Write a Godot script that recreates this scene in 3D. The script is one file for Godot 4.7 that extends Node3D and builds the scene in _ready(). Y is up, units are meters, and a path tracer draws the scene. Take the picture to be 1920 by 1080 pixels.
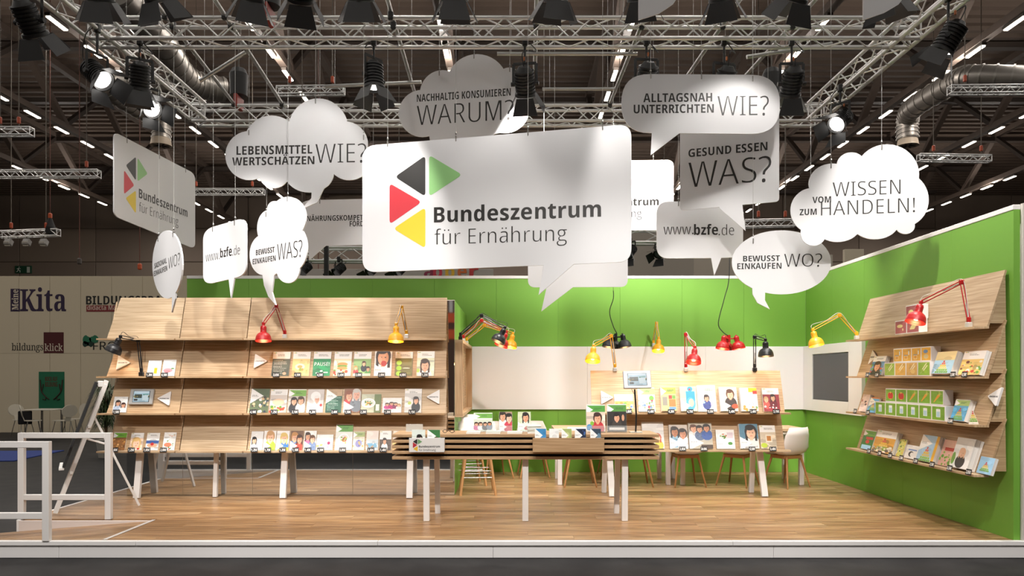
extends Node3D
# Trade fair stand. World: camera at x=0 z=0, stand floor y=0, depth d = -z.
const FPX := 1390.0
const CX := 962.0
const CY := 705.0
const EYE := 1.49
const HALL_Y := -0.155
const WALL_X := 4.54
const BACK_D := 11.5
const FRONT_D := 6.724

var mats := {}
var counts := {}
var rng := RandomNumberGenerator.new()
var unit_cyl: ArrayMesh
var unit_cyl6: ArrayMesh
var font_r: Font
var font_b: Font
var font_l: Font
var font_s: Font
var font_w: Font
var font_sb: Font
var text_cache := {}
var box_cache := {}
var atlas: Image
var atlas_mat: StandardMaterial3D
var cell_n := 0
const CW := 96
const CH := 132
const AT := 1536
const COLS := 16

# ---------------------------------------------------------------- basics
func P(px: float, py: float, d: float) -> Vector3:
	return Vector3((px - CX) * d / FPX, EYE - (py - CY) * d / FPX, -d)

func XD(px: float, d: float) -> float:
	return (px - CX) * d / FPX

func YD(py: float, d: float) -> float:
	return EYE - (py - CY) * d / FPX

func numbered(n: String) -> String:
	counts[n] = counts.get(n, -1) + 1
	return n if counts[n] == 0 else "%s_%03d" % [n, counts[n]]

func tag(o: Node, label: String, category: String, group := "") -> void:
	o.set_meta("label", label)
	o.set_meta("category", category)
	if group != "":
		o.set_meta("group", group)

func thing(n: String, label: String, category: String, pos := Vector3.ZERO, group := "", basis := Basis()) -> Node3D:
	var o := Node3D.new()
	o.name = numbered(n)
	add_child(o)
	o.transform = Transform3D(basis, pos)
	tag(o, label, category, group)
	return o

func struct(n: String, label := "", pos := Vector3.ZERO) -> Node3D:
	var o := Node3D.new()
	o.name = n
	add_child(o)
	o.position = pos
	o.set_meta("kind", "structure")
	if label != "":
		o.set_meta("label", label)
	return o

# world transform xf, whatever the parent
func mi(n: String, mesh: Mesh, m: Material, parent: Node3D, xf := Transform3D()) -> MeshInstance3D:
	var o := MeshInstance3D.new()
	o.name = n
	o.mesh = mesh
	o.material_override = m
	parent.add_child(o, true)
	o.transform = parent.global_transform.affine_inverse() * xf if parent != self else xf
	return o

func T(pos: Vector3, basis := Basis()) -> Transform3D:
	return Transform3D(basis, pos)

func hexc(h: String) -> Color:
	return Color.html(h)

func mat(h: String, rough := 0.6, metal := 0.0, spec := 0.5) -> StandardMaterial3D:
	var k := "%s/%s/%s/%s" % [h, rough, metal, spec]
	if not mats.has(k):
		var m := StandardMaterial3D.new()
		m.albedo_color = hexc(h)
		m.roughness = rough
		m.metallic = metal
		m.metallic_specular = spec
		m.resource_name = "m_" + h
		mats[k] = m
	return mats[k]

func glow(h: String, e: float) -> StandardMaterial3D:
	var k := "glow/%s/%s" % [h, e]
	if not mats.has(k):
		var m := StandardMaterial3D.new()
		m.albedo_color = hexc(h)
		m.emission_enabled = true
		m.emission = hexc(h)
		m.emission_energy_multiplier = e
		mats[k] = m
	return mats[k]

# ---------------------------------------------------------------- meshes
func tri(st: SurfaceTool, a: Vector3, b: Vector3, c: Vector3, n: Vector3, ua := Vector2.ZERO, ub := Vector2.ZERO, uc := Vector2.ZERO) -> void:
	if (b - a).cross(c - a).dot(n) > 0.0:
		var t := b
		b = c
		c = t
		var u := ub
		ub = uc
		uc = u
	for q in [[a, ua], [b, ub], [c, uc]]:
		st.set_normal(n)
		st.set_uv(q[1])
		st.add_vertex(q[0])

func quad(st: SurfaceTool, a: Vector3, b: Vector3, c: Vector3, d: Vector3, n: Vector3, uv := []) -> void:
	if uv.is_empty():
		uv = [Vector2(0, 0), Vector2(1, 0), Vector2(1, 1), Vector2(0, 1)]
	tri(st, a, b, c, n, uv[0], uv[1], uv[2])
	tri(st, a, c, d, n, uv[0], uv[2], uv[3])

func start() -> SurfaceTool:
	var st := SurfaceTool.new()
	st.begin(Mesh.PRIMITIVE_TRIANGLES)
	return st

# chamfered box centred at the origin, uv in metres with u along its longest axis
func box(sx: float, sy: float, sz: float, c := 0.002) -> ArrayMesh:
	var k := "%.4f/%.4f/%.4f/%.4f" % [sx, sy, sz, c]
	if box_cache.has(k):
		return box_cache[k]
	var st := start()
	var s := Vector3(sx, sy, sz) * 0.5
	c = minf(c, minf(s.x, minf(s.y, s.z)) * 0.8)
	var la := 0
	if sy > sx and sy >= sz:
		la = 1
	elif sz > sx and sz > sy:
		la = 2
	var uvf = func(p: Vector3, ax: int) -> Vector2:
		var o := []
		for i in 3:
			if i != ax:
				o.append(i)
		if o[1] == la:
			o = [o[1], o[0]]
		return Vector2(p[o[0]], p[o[1]])
	for ax in 3:
		var b1 := (ax + 1) % 3
		var b2 := (ax + 2) % 3
		for sg in [-1.0, 1.0]:
			var n := Vector3.ZERO
			n[ax] = sg
			var v := []
			var uv := []
			for q in [[-1, -1], [1, -1], [1, 1], [-1, 1]]:
				var p := Vector3.ZERO
				p[ax] = sg * s[ax]
				p[b1] = q[0] * (s[b1] - c)
				p[b2] = q[1] * (s[b2] - c)
				v.append(p)
				uv.append(uvf.call(p, ax))
			quad(st, v[0], v[1], v[2], v[3], n, uv)
		for s1 in [-1.0, 1.0]:
			for s2 in [-1.0, 1.0]:
				var n2 := Vector3.ZERO
				n2[b1] = s1
				n2[b2] = s2
				n2 = n2.normalized()
				var e := []
				var uv2 := []
				for q in [[-1, 0], [1, 0], [1, 1], [-1, 1]]:
					var p2 := Vector3.ZERO
					p2[ax] = q[0] * (s[ax] - c)
					p2[b1] = s1 * (s[b1] - (0.0 if q[1] == 0 else c))
					p2[b2] = s2 * (s[b2] - (c if q[1] == 0 else 0.0))
					e.append(p2)
					uv2.append(uvf.call(p2, b1))
				quad(st, e[0], e[1], e[2], e[3], n2, uv2)
	for a in [-1.0, 1.0]:
		for b in [-1.0, 1.0]:
			for d in [-1.0, 1.0]:
				var g := Vector3(a, b, d)
				tri(st, g * Vector3(s.x, s.y - c, s.z - c), g * Vector3(s.x - c, s.y, s.z - c), g * Vector3(s.x - c, s.y - c, s.z), g.normalized())
	box_cache[k] = st.commit()
	return box_cache[k]

func make_cyl(n: int) -> ArrayMesh:
	var st := start()
	for i in n:
		var a := TAU * i / n
		var b := TAU * (i + 1) / n
		var p := Vector3(cos(a), 0, sin(a))
		var q := Vector3(cos(b), 0, sin(b))
		var up := Vector3(0, 1, 0)
		var vs := [[p, p], [q, q], [q + up, q], [p, p], [q + up, q], [p + up, p]]
		if (q - p).cross(up).dot(p + q) > 0.0:
			vs = [[p, p], [q + up, q], [q, q], [p, p], [p + up, p], [q + up, q]]
		for v in vs:
			st.set_normal(v[1])
			st.set_uv(Vector2.ZERO)
			st.add_vertex(v[0])
		tri(st, Vector3.ZERO, p, q, Vector3.DOWN)
		tri(st, up, p + up, q + up, Vector3.UP)
	return st.commit()

func rod_xf(a: Vector3, b: Vector3, r: float) -> Transform3D:
	var y := b - a
	var s := Vector3.RIGHT if absf(y.normalized().x) < 0.9 else Vector3.BACK
	var z := s.cross(y).normalized()
	var x := y.cross(z).normalized()
	return Transform3D(Basis(x * r, y, z * r), a)

func rod(n: String, a: Vector3, b: Vector3, r: float, m: Material, parent: Node3D, fine := true) -> MeshInstance3D:
	return mi(n, unit_cyl if fine else unit_cyl6, m, parent, rod_xf(a, b, r))

# square bar between two points
func bar(n: String, a: Vector3, b: Vector3, w: float, t: float, m: Material, parent: Node3D, side := Vector3.ZERO) -> MeshInstance3D:
	var y := (b - a).normalized()
	var s := side
	if s == Vector3.ZERO:
		s = Vector3.RIGHT if absf(y.x) < 0.8 else Vector3.BACK
	var z := s.cross(y).normalized()
	var x := y.cross(z).normalized()
	return mi(n, box(w, snappedf((b - a).length(), 0.001), t, 0.003), m, parent, Transform3D(Basis(x, y, z), (a + b) * 0.5))

# profile: array of Vector2(radius, y) turned round the y axis
func lathe(prof: Array, n := 20) -> ArrayMesh:
	var st := start()
	st.set_smooth_group(0)
	for j in prof.size() - 1:
		var p0: Vector2 = prof[j]
		var p1: Vector2 = prof[j + 1]
		var d := (p1 - p0).normalized()
		var nn := Vector2(d.y, -d.x)
		for i in n:
			var a := TAU * i / n
			var b := TAU * (i + 1) / n
			var m := (a + b) * 0.5
			var va := Vector3(p0.x * cos(a), p0.y, p0.x * sin(a))
			var vb := Vector3(p0.x * cos(b), p0.y, p0.x * sin(b))
			var vc := Vector3(p1.x * cos(b), p1.y, p1.x * sin(b))
			var vd := Vector3(p1.x * cos(a), p1.y, p1.x * sin(a))
			var na := Vector3(nn.x * cos(a), nn.y, nn.x * sin(a))
			var nb := Vector3(nn.x * cos(b), nn.y, nn.x * sin(b))
			var nm := Vector3(nn.x * cos(m), nn.y, nn.x * sin(m))
			for t in [[va, na, vb, nb, vc, nb], [va, na, vc, nb, vd, na]]:
				if (t[2] - t[0]).cross(t[4] - t[0]).length() < 1e-12:
					continue
				var o := [0, 2, 4]
				if (t[2] - t[0]).cross(t[4] - t[0]).dot(nm) > 0.0:
					o = [0, 4, 2]
				for k in o:
					st.set_normal(t[k + 1])
					st.set_uv(Vector2.ZERO)
					st.add_vertex(t[k])
	return st.commit()

# extruded flat polygon, front at z = t/2
func slab(poly: PackedVector2Array, t: float) -> ArrayMesh:
	var st := start()
	if Geometry2D.is_polygon_clockwise(poly):
		poly.reverse()
	var idx := Geometry2D.triangulate_polygon(poly)
	var h := t * 0.5
	for i in range(0, idx.size(), 3):
		var v := []
		for k in 3:
			v.append(Vector3(poly[idx[i + k]].x, poly[idx[i + k]].y, 0))
		var o := Vector3(0, 0, h)
		var uv := [Vector2(v[0].x, v[0].y), Vector2(v[1].x, v[1].y), Vector2(v[2].x, v[2].y)]
		tri(st, v[0] + o, v[1] + o, v[2] + o, Vector3.BACK, uv[0], uv[1], uv[2])
		tri(st, v[0] - o, v[1] - o, v[2] - o, Vector3.FORWARD, uv[0], uv[1], uv[2])
	for i in poly.size():
		var a := poly[i]
		var b := poly[(i + 1) % poly.size()]
		if a.distance_to(b) < 1e-6:
			continue
		var n := Vector3(b.y - a.y, a.x - b.x, 0).normalized()
		quad(st, Vector3(a.x, a.y, -h), Vector3(b.x, b.y, -h), Vector3(b.x, b.y, h), Vector3(a.x, a.y, h), n, [a, b, b, a])
	return st.commit()

# round tube along points (local coordinates)
func hose(pts: Array, r: float, n := 8) -> ArrayMesh:
	var st := start()
	var rings := []
	var ref := Vector3(0.31, 0.2, 0.93).normalized()
	for i in pts.size():
		var d: Vector3 = (pts[mini(i + 1, pts.size() - 1)] - pts[maxi(i - 1, 0)]).normalized()
		var x := ref.cross(d).normalized()
		var y := d.cross(x)
		var ring := []
		for k in n:
			var a := TAU * k / n
			ring.append([pts[i] + (x * cos(a) + y * sin(a)) * r, x * cos(a) + y * sin(a)])
		rings.append(ring)
	for i in pts.size() - 1:
		for k in n:
			var q := [rings[i][k], rings[i][(k + 1) % n], rings[i + 1][(k + 1) % n], rings[i + 1][k]]
			for t in [[0, 1, 2], [0, 2, 3]]:
				var o: Array = t
				var nm: Vector3 = q[t[0]][1] + q[t[1]][1] + q[t[2]][1]
				if (q[t[1]][0] - q[t[0]][0]).cross(q[t[2]][0] - q[t[0]][0]).dot(nm) > 0.0:
					o = [t[0], t[2], t[1]]
				for j in o:
					st.set_normal(q[j][1])
					st.set_uv(Vector2.ZERO)
					st.add_vertex(q[j][0])
	return st.commit()

func curve(pts: Array, steps := 6) -> Array:
	var c := Curve3D.new()
	for i in pts.size():
		var a: Vector3 = pts[maxi(i - 1, 0)]
		var b: Vector3 = pts[mini(i + 1, pts.size() - 1)]
		var t := (b - a) / 6.0
		c.add_point(pts[i], -t, t)
	var out := []
	for i in pts.size() - 1:
		for k in steps:
			out.append(c.sample(i, float(k) / steps))
	out.append(pts[pts.size() - 1])
	return out

# ---------------------------------------------------------------- lettering
func text_mesh(s: String, f: Font) -> TextMesh:
	var k := s + str(f.get_instance_id())
	if not text_cache.has(k):
		var t := TextMesh.new()
		t.text = s
		t.font = f
		t.font_size = 64
		t.pixel_size = 0.01
		t.depth = 0.05
		t.curve_step = 2.0
		text_cache[k] = t
	return text_cache[k]

# lettering whose first letter starts at o on the baseline, in the plane of right / up
func letter(parent: Node3D, s: String, f: Font, o: Vector3, right: Vector3, up: Vector3, width: float, cap: float, m: Material, depth := 0.002) -> MeshInstance3D:
	var t := text_mesh(s, f)
	var h := text_mesh("H", f).get_aabb()
	var b := t.get_aabb()
	var sx := width / b.size.x
	var sy := cap / h.size.y
	var n := right.cross(up).normalized()
	var bs := Basis(right * sx, up * sy, n * depth / 0.05)
	return mi("lettering", t, m, parent, Transform3D(bs, o - right * b.position.x * sx - up * h.position.y * sy))

# ---------------------------------------------------------------- printed covers
func cell() -> Vector2i:
	var c := Vector2i((cell_n % COLS) * CW, (cell_n / COLS) * CH)
	cell_n += 1
	return c

func rect(c: Vector2i, x0: float, y0: float, x1: float, y1: float, h: String) -> void:
	var r := Rect2i(c.x + int(clampf(x0, 0, 1) * CW), c.y + int(clampf(y0, 0, 1) * CH), 0, 0)
	r.size = Vector2i(c.x + int(clampf(x1, 0, 1) * CW), c.y + int(clampf(y1, 0, 1) * CH)) - r.position
	if r.size.x > 0 and r.size.y > 0:
		atlas.fill_rect(r, hexc(h))

func oval(c: Vector2i, x: float, y: float, rx: float, ry: float, h: String, y_from := 0.0, y_to := 1.0) -> void:
	var col := hexc(h)
	for j in range(int(maxf(y - ry, y_from) * CH), int(minf(y + ry, y_to) * CH)):
		var t := ((j + 0.5) / CH - y) / ry
		if absf(t) >= 1.0 or j < 0 or j >= CH:
			continue
		var w := rx * sqrt(1.0 - t * t)
		var a := int(clampf(x - w, 0, 1) * CW)
		var b := int(clampf(x + w, 0, 1) * CW)
		if b > a:
			atlas.fill_rect(Rect2i(c.x + a, c.y + j, b - a, 1), col)

func wedge(c: Vector2i, x0: float, x1: float, y0: float, y1: float, h: String) -> void:
	var col := hexc(h)
	var my := (y0 + y1) * 0.5
	for j in range(int(maxf(0, y0) * CH), int(minf(1, y1) * CH)):
		var t := 1.0 - absf((j + 0.5) / CH - my) / ((y1 - y0) * 0.5)
		var a := int(clampf(minf(x0, x0 + (x1 - x0) * t), 0, 1) * CW)
		var b := int(clampf(maxf(x0, x0 + (x1 - x0) * t), 0, 1) * CW)
		if b > a:
			atlas.fill_rect(Rect2i(c.x + a, c.y + j, b - a, 1), col)

func lines(c: Vector2i, x: float, y: float, n: int, w: float, h: String, r: RandomNumberGenerator) -> void:
	for i in n:
		var xx := x
		var end := x + w * r.randf_range(0.55, 1.0)
		while xx < end:
			var ww := r.randf_range(0.03, 0.09)
			rect(c, xx, y + i * 0.045, minf(xx + ww, end), y + i * 0.045 + 0.018, h)
			xx += ww + 0.02

func person(c: Vector2i, a: PackedStringArray, r: RandomNumberGenerator) -> void:
	var x := a[1].to_float()
	var y := a[2].to_float()
	var s := a[3].to_float()
	var asp := float(CW) / CH
	oval(c, x, y + s * 1.9 * asp * 1.35, s * 1.7, s * 1.5 * asp * 1.3, a[6])
	oval(c, x, y - s * 0.12, s * 1.18, s * 1.45 * asp, a[4])
	if r.randf() < 0.5:
		rect(c, x - s * 1.1, y, x - s * 0.7, y + s * 1.2, a[4])
		rect(c, x + s * 0.7, y, x + s * 1.1, y + s * 1.2, a[4])
	rect(c, x - s * 0.3, y + s * 0.6, x + s * 0.3, y + s * 1.1, a[5])
	oval(c, x, y + s * 0.1, s * 0.85, s * 1.15 * asp, a[5])
	var sh := hexc(a[5]).darkened(0.12).to_html(false)
	oval(c, x - s * 0.33, y + s * 0.02, s * 0.16, s * 0.06, sh)
	oval(c, x + s * 0.33, y + s * 0.02, s * 0.16, s * 0.06, sh)
	var ey := hexc(a[5]).darkened(0.7).to_html(false)
	oval(c, x - s * 0.33, y + s * 0.04, s * 0.12, s * 0.06, ey)
	oval(c, x + s * 0.33, y + s * 0.04, s * 0.12, s * 0.06, ey)
	oval(c, x - s * 0.5, y + s * 0.3, s * 0.3, s * 0.35, hexc(a[5]).lightened(0.12).to_html(false))
	oval(c, x, y + s * 0.48, s * 0.26, s * 0.07, hexc(a[5]).lerp(Color(0.7, 0.25, 0.25), 0.5).to_html(false))
	oval(c, x - s * 0.2, y - s * 0.75, s * 0.85, s * 0.42, a[4])
	for i in 5:
		oval(c, x + r.randf_range(-1.3, 1.3) * s, y + s * r.randf_range(1.4, 2.3), s * 0.3, s * 0.14, hexc(a[6]).darkened(r.randf_range(-0.15, 0.3)).to_html(false))

func paint(spec: String, seed_: int) -> Vector2i:
	var c := cell()
	var r := RandomNumberGenerator.new()
	r.seed = seed_ * 77 + 5
	rect(c, 0, 0, 1, 1, "f4f1ee")
	for tok in spec.split(" ", false):
		var a := tok.split(":")
		match a[0]:
			"bg":
				rect(c, 0, 0, 1, 1, a[1])
				for i in 12:
					oval(c, r.randf(), r.randf(), r.randf_range(0.1, 0.35), r.randf_range(0.05, 0.16), hexc(a[1]).darkened(r.randf_range(-0.06, 0.08)).to_html(false))
			"art":
				var y1 := a[2].to_float()
				rect(c, 0, y1, 1, 1, a[1])
				for i in 14:
					oval(c, r.randf(), r.randf_range(y1 + 0.12, 1.1), r.randf_range(0.08, 0.3), r.randf_range(0.04, 0.12), hexc(a[1]).darkened(r.randf_range(-0.18, 0.22)).to_html(false), y1)
			"hd":
				rect(c, 0.06, 0.04, 0.13, 0.065, "e0b020")
				rect(c, 0.14, 0.04, 0.2, 0.065, "6aa84a")
				lines(c, 0.3, 0.12, 2, 0.55, "8a8580", r)
			"gt":
				rect(c, 0, 0.04, 1, 0.3, a[1])
				wedge(c, 0.0, 0.36, 0.03, 0.36, "fbfbfb")
				lines(c, 0.42, 0.13, 2, 0.45, "2f5a28", r)
			"tr":
				wedge(c, 0.0, 0.62, 0.52, 1.04, "fbfaf8")
				lines(c, 0.07, 0.74, 2, 0.35, "9a9a9a", r)
			"tt":
				wedge(c, 0.0, 0.7, -0.02, 0.62, "fbfaf8")
				lines(c, 0.08, 0.27, 2, 0.4, "8a8a8a", r)
			"f":
				person(c, a, r)
			"o":
				oval(c, a[1].to_float(), a[2].to_float(), a[3].to_float(), a[4].to_float(), a[5])
			"r":
				rect(c, a[1].to_float(), a[2].to_float(), a[3].to_float(), a[4].to_float(), a[5])
			"tx":
				for i in 9:
					lines(c, 0.08 + r.randf() * 0.1, 0.36 + i * 0.065, 1, 0.8, a[1], r)
			"v":
				var pal := a[4].split(",")
				for i in a[1].to_int():
					var s := r.randf_range(0.03, 0.09)
					oval(c, r.randf_range(0.03, 0.97), r.randf_range(a[2].to_float(), a[3].to_float()), s, s * 0.75, pal[r.randi() % pal.size()])
			"pl":
				var x := a[1].to_float()
				var y := a[2].to_float()
				var s := a[3].to_float()
				oval(c, x, y, s, s * 0.7, "ffffff")
				oval(c, x, y, s * 0.85, s * 0.58, "e2e0da")
				for i in 22:
					var q := Vector2.from_angle(r.randf() * TAU) * r.randf() * s * 0.6
					oval(c, x + q.x, y + q.y * 0.7, 0.045, 0.03, ["6d9a36", "3e6b2a", "c8562c", "e3c35a"][r.randi() % 4])
			"py":
				var y0 := a[1].to_float()
				var rows := ["c83a2e", "d8604a", "e8c04a", "e8d070", "8ab848", "6aa03a", "7ab0d8"]
				for i in 6:
					var w := 0.08 + i * 0.115
					var n := i + 1
					for k in n:
						rect(c, 0.5 - w * 0.5 + w * k / n + 0.006, y0 + i * 0.095, 0.5 - w * 0.5 + w * (k + 1) / n - 0.006, y0 + i * 0.095 + 0.08, rows[i])
			"glass":
				oval(c, 0.5, 0.2, 0.17, 0.03, "dfeef4")
				rect(c, 0.33, 0.2, 0.67, 0.8, "eef6fa")
				rect(c, 0.37, 0.38, 0.63, 0.77, "b8dcee")
			"carrot":
				for i in 30:
					var t := i / 29.0
					oval(c, 0.25 + 0.4 * t, 0.85 - 0.5 * t, 0.03 + 0.085 * t, 0.03 + 0.06 * t, "e8a33a")
				for k in 3:
					for i in 12:
						oval(c, 0.66 + i * 0.012 * (k * 0.6 + 0.4), 0.33 - i * 0.02 * (1.3 - k * 0.4), 0.02, 0.02, "d9d36a")
			"pepper":
				oval(c, 0.5, 0.54, 0.3, 0.31, "e8d84a")
				oval(c, 0.41, 0.54, 0.18, 0.27, "cc2f2a")
				oval(c, 0.59, 0.54, 0.18, 0.27, "cc2f2a")
				rect(c, 0.45, 0.2, 0.53, 0.36, "d9d36a")
			"wheat":
				for i in 20:
					oval(c, 0.2 + 0.028 * i, 0.88 - 0.036 * i, 0.012, 0.012, "f6f0d0")
					if i > 7:
						oval(c, 0.15 + 0.03 * i, 0.84 - 0.04 * i, 0.05, 0.022, "f6f0d0")
						oval(c, 0.26 + 0.028 * i, 0.9 - 0.034 * i, 0.022, 0.05, "f6f0d0")
			"jar":
				rect(c, 0.2, 0.55, 0.6, 0.88, "f0d8a0")
				rect(c, 0.24, 0.6, 0.56, 0.84, "d8962a")
				rect(c, 0.17, 0.5, 0.63, 0.56, "5a7a9a")
				rect(c, 0.68, 0.2, 0.8, 0.5, "d8ecf4")
				rect(c, 0.71, 0.1, 0.77, 0.22, "5a90c0")
			"oil":
				oval(c, 0.42, 0.4, 0.26, 0.14, "f0e4a0")
				rect(c, 0.2, 0.32, 0.65, 0.4, "f0e4a0")
				oval(c, 0.7, 0.7, 0.05, 0.11, "f0e4a0")
			"butter":
				for i in 14:
					rect(c, 0.25 + i * 0.016, 0.68 - i * 0.026, 0.65 + i * 0.016, 0.78 - i * 0.026, "f0e4a0")
	return c

# ---------------------------------------------------------------- start
func _ready():
	rng.seed = 11
	# --- camera, environment, exposure
	var cam := Camera3D.new()
	cam.name = "camera"
	add_child(cam)
	cam.position = Vector3(0, EYE, 0)
	cam.projection = Camera3D.PROJECTION_FRUSTUM
	cam.near = 0.1
	cam.far = 200.0
	cam.size = 1080.0 / FPX * 0.1
	cam.frustum_offset = Vector2((960.0 - CX) / FPX, (CY - 540.0) / FPX) * 0.1
	cam.current = true
	var we := WorldEnvironment.new()
	we.name = "environment"
	we.environment = Environment.new()
	we.environment.background_mode = Environment.BG_COLOR
	we.environment.background_color = Color.BLACK
	we.environment.tonemap_mode = Environment.TONE_MAPPER_LINEAR
	we.environment.tonemap_exposure = 0.94
	we.environment.sdfgi_enabled = true
	we.environment.ssao_enabled = true
	we.environment.ssil_enabled = true
	add_child(we)

	unit_cyl = make_cyl(12)
	unit_cyl6 = make_cyl(6)
	font_r = sysfont("Droid Sans", 400)
	font_b = sysfont("Droid Sans", 700)
	font_s = sysfont("Droid Serif", 400)
	font_sb = sysfont("Droid Serif", 700)
	var fv := FontVariation.new()
	fv.base_font = font_r
	fv.variation_embolden = -0.44
	font_l = fv
	var fw := FontVariation.new()
	fw.base_font = font_r
	fw.variation_embolden = -0.28
	font_w = fw
	atlas = Image.create(AT, AT, false, Image.FORMAT_RGB8)
	atlas.fill(Color.WHITE)
	atlas_mat = StandardMaterial3D.new()
	atlas_mat.roughness = 0.45
	make_woods()

	hall()
	platform()
	walls()
	trusses()
	stage_lamps()
	signs()
	left_shelves()
	centre_display()
	wall_shelf()
	counter()
	tables_and_chairs()
	desk_lamps()
	railings()
	easel()
	far_things()
	atlas.resize(AT * 2 / 3, AT * 2 / 3, Image.INTERPOLATE_BILINEAR)
	atlas.resize(AT, AT, Image.INTERPOLATE_CUBIC)
	atlas_mat.albedo_texture = ImageTexture.create_from_image(atlas)
	mats["screen"].emission_texture = atlas_mat.albedo_texture

func sysfont(n: String, w: int) -> SystemFont:
	var f := SystemFont.new()
	f.font_names = PackedStringArray([n])
	f.font_weight = w
	return f

# ---------------------------------------------------------------- wood
var W := {}
func wood_image(base: Color, dark: Color, seed_: int, stretch: float, knots: float) -> ImageTexture:
	var n := FastNoiseLite.new()
	n.seed = seed_
	n.frequency = 0.01
	n.fractal_octaves = 4
	var n2 := FastNoiseLite.new()
	n2.seed = seed_ + 9
	n2.frequency = 0.004
	var im := Image.create(512, 512, false, Image.FORMAT_RGB8)
	for y in 512:
		for x in 512:
			# wraps in x by blending
			var k := x / 512.0
			var wob := n2.get_noise_2d(x * 0.8, y * 2.0) * 30.0
			var a := n.get_noise_2d(x * 0.35, y * stretch + wob)
			var b := n.get_noise_2d((x - 512) * 0.35, y * stretch + wob)
			var g := lerpf(a, b, smoothstep(0.7, 1.0, k))
			var fine := sin((y + wob * knots) * 0.9) * 0.06
			var t := clampf(0.42 + g * 0.9 + fine, 0, 1)
			im.set_pixel(x, y, base.lerp(dark, t))
	return ImageTexture.create_from_image(im)

func wood_mat(tex: Texture2D, tint: String, sc: Vector2, off: Vector2, rough: float) -> StandardMaterial3D:
	var m := StandardMaterial3D.new()
	m.albedo_texture = tex
	m.albedo_color = hexc(tint)
	m.uv1_scale = Vector3(sc.x, sc.y, 1)
	m.uv1_offset = Vector3(off.x, off.y, 0)
	m.roughness = rough
	return m

func make_woods() -> void:
	var oak := wood_image(hexc("d2ba9a"), hexc("ab8f6e"), 3, 6.0, 0.25)
	var flr := wood_image(hexc("bd9b73"), hexc("6f5238"), 21, 3.2, 0.15)
	W.oak = []
	for i in 4:
		W.oak.append(wood_mat(oak, ["ffffff", "f6f0ea", "fbf4ec", "efe6dc"][i], Vector2(0.7, 1.6), Vector2(i * 0.27, i * 0.31), 0.5))
	W.slab = wood_mat(oak, "e2d4c4", Vector2(0.7, 1.6), Vector2(0.4, 0.1), 0.5)
	W.grey_oak = wood_mat(oak, "e4e0dc", Vector2(0.6, 1.2), Vector2(0.1, 0.6), 0.5)
	W.floor = []
	for i in 5:
		W.floor.append(wood_mat(flr, ["ffffff", "f2ece4", "fff8ee", "eae0d4", "f8f0e8"][i], Vector2(0.6, 1.5), Vector2(i * 0.23, i * 0.37), 0.36))
	W.leg = mat("b98a56", 0.5)

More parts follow.
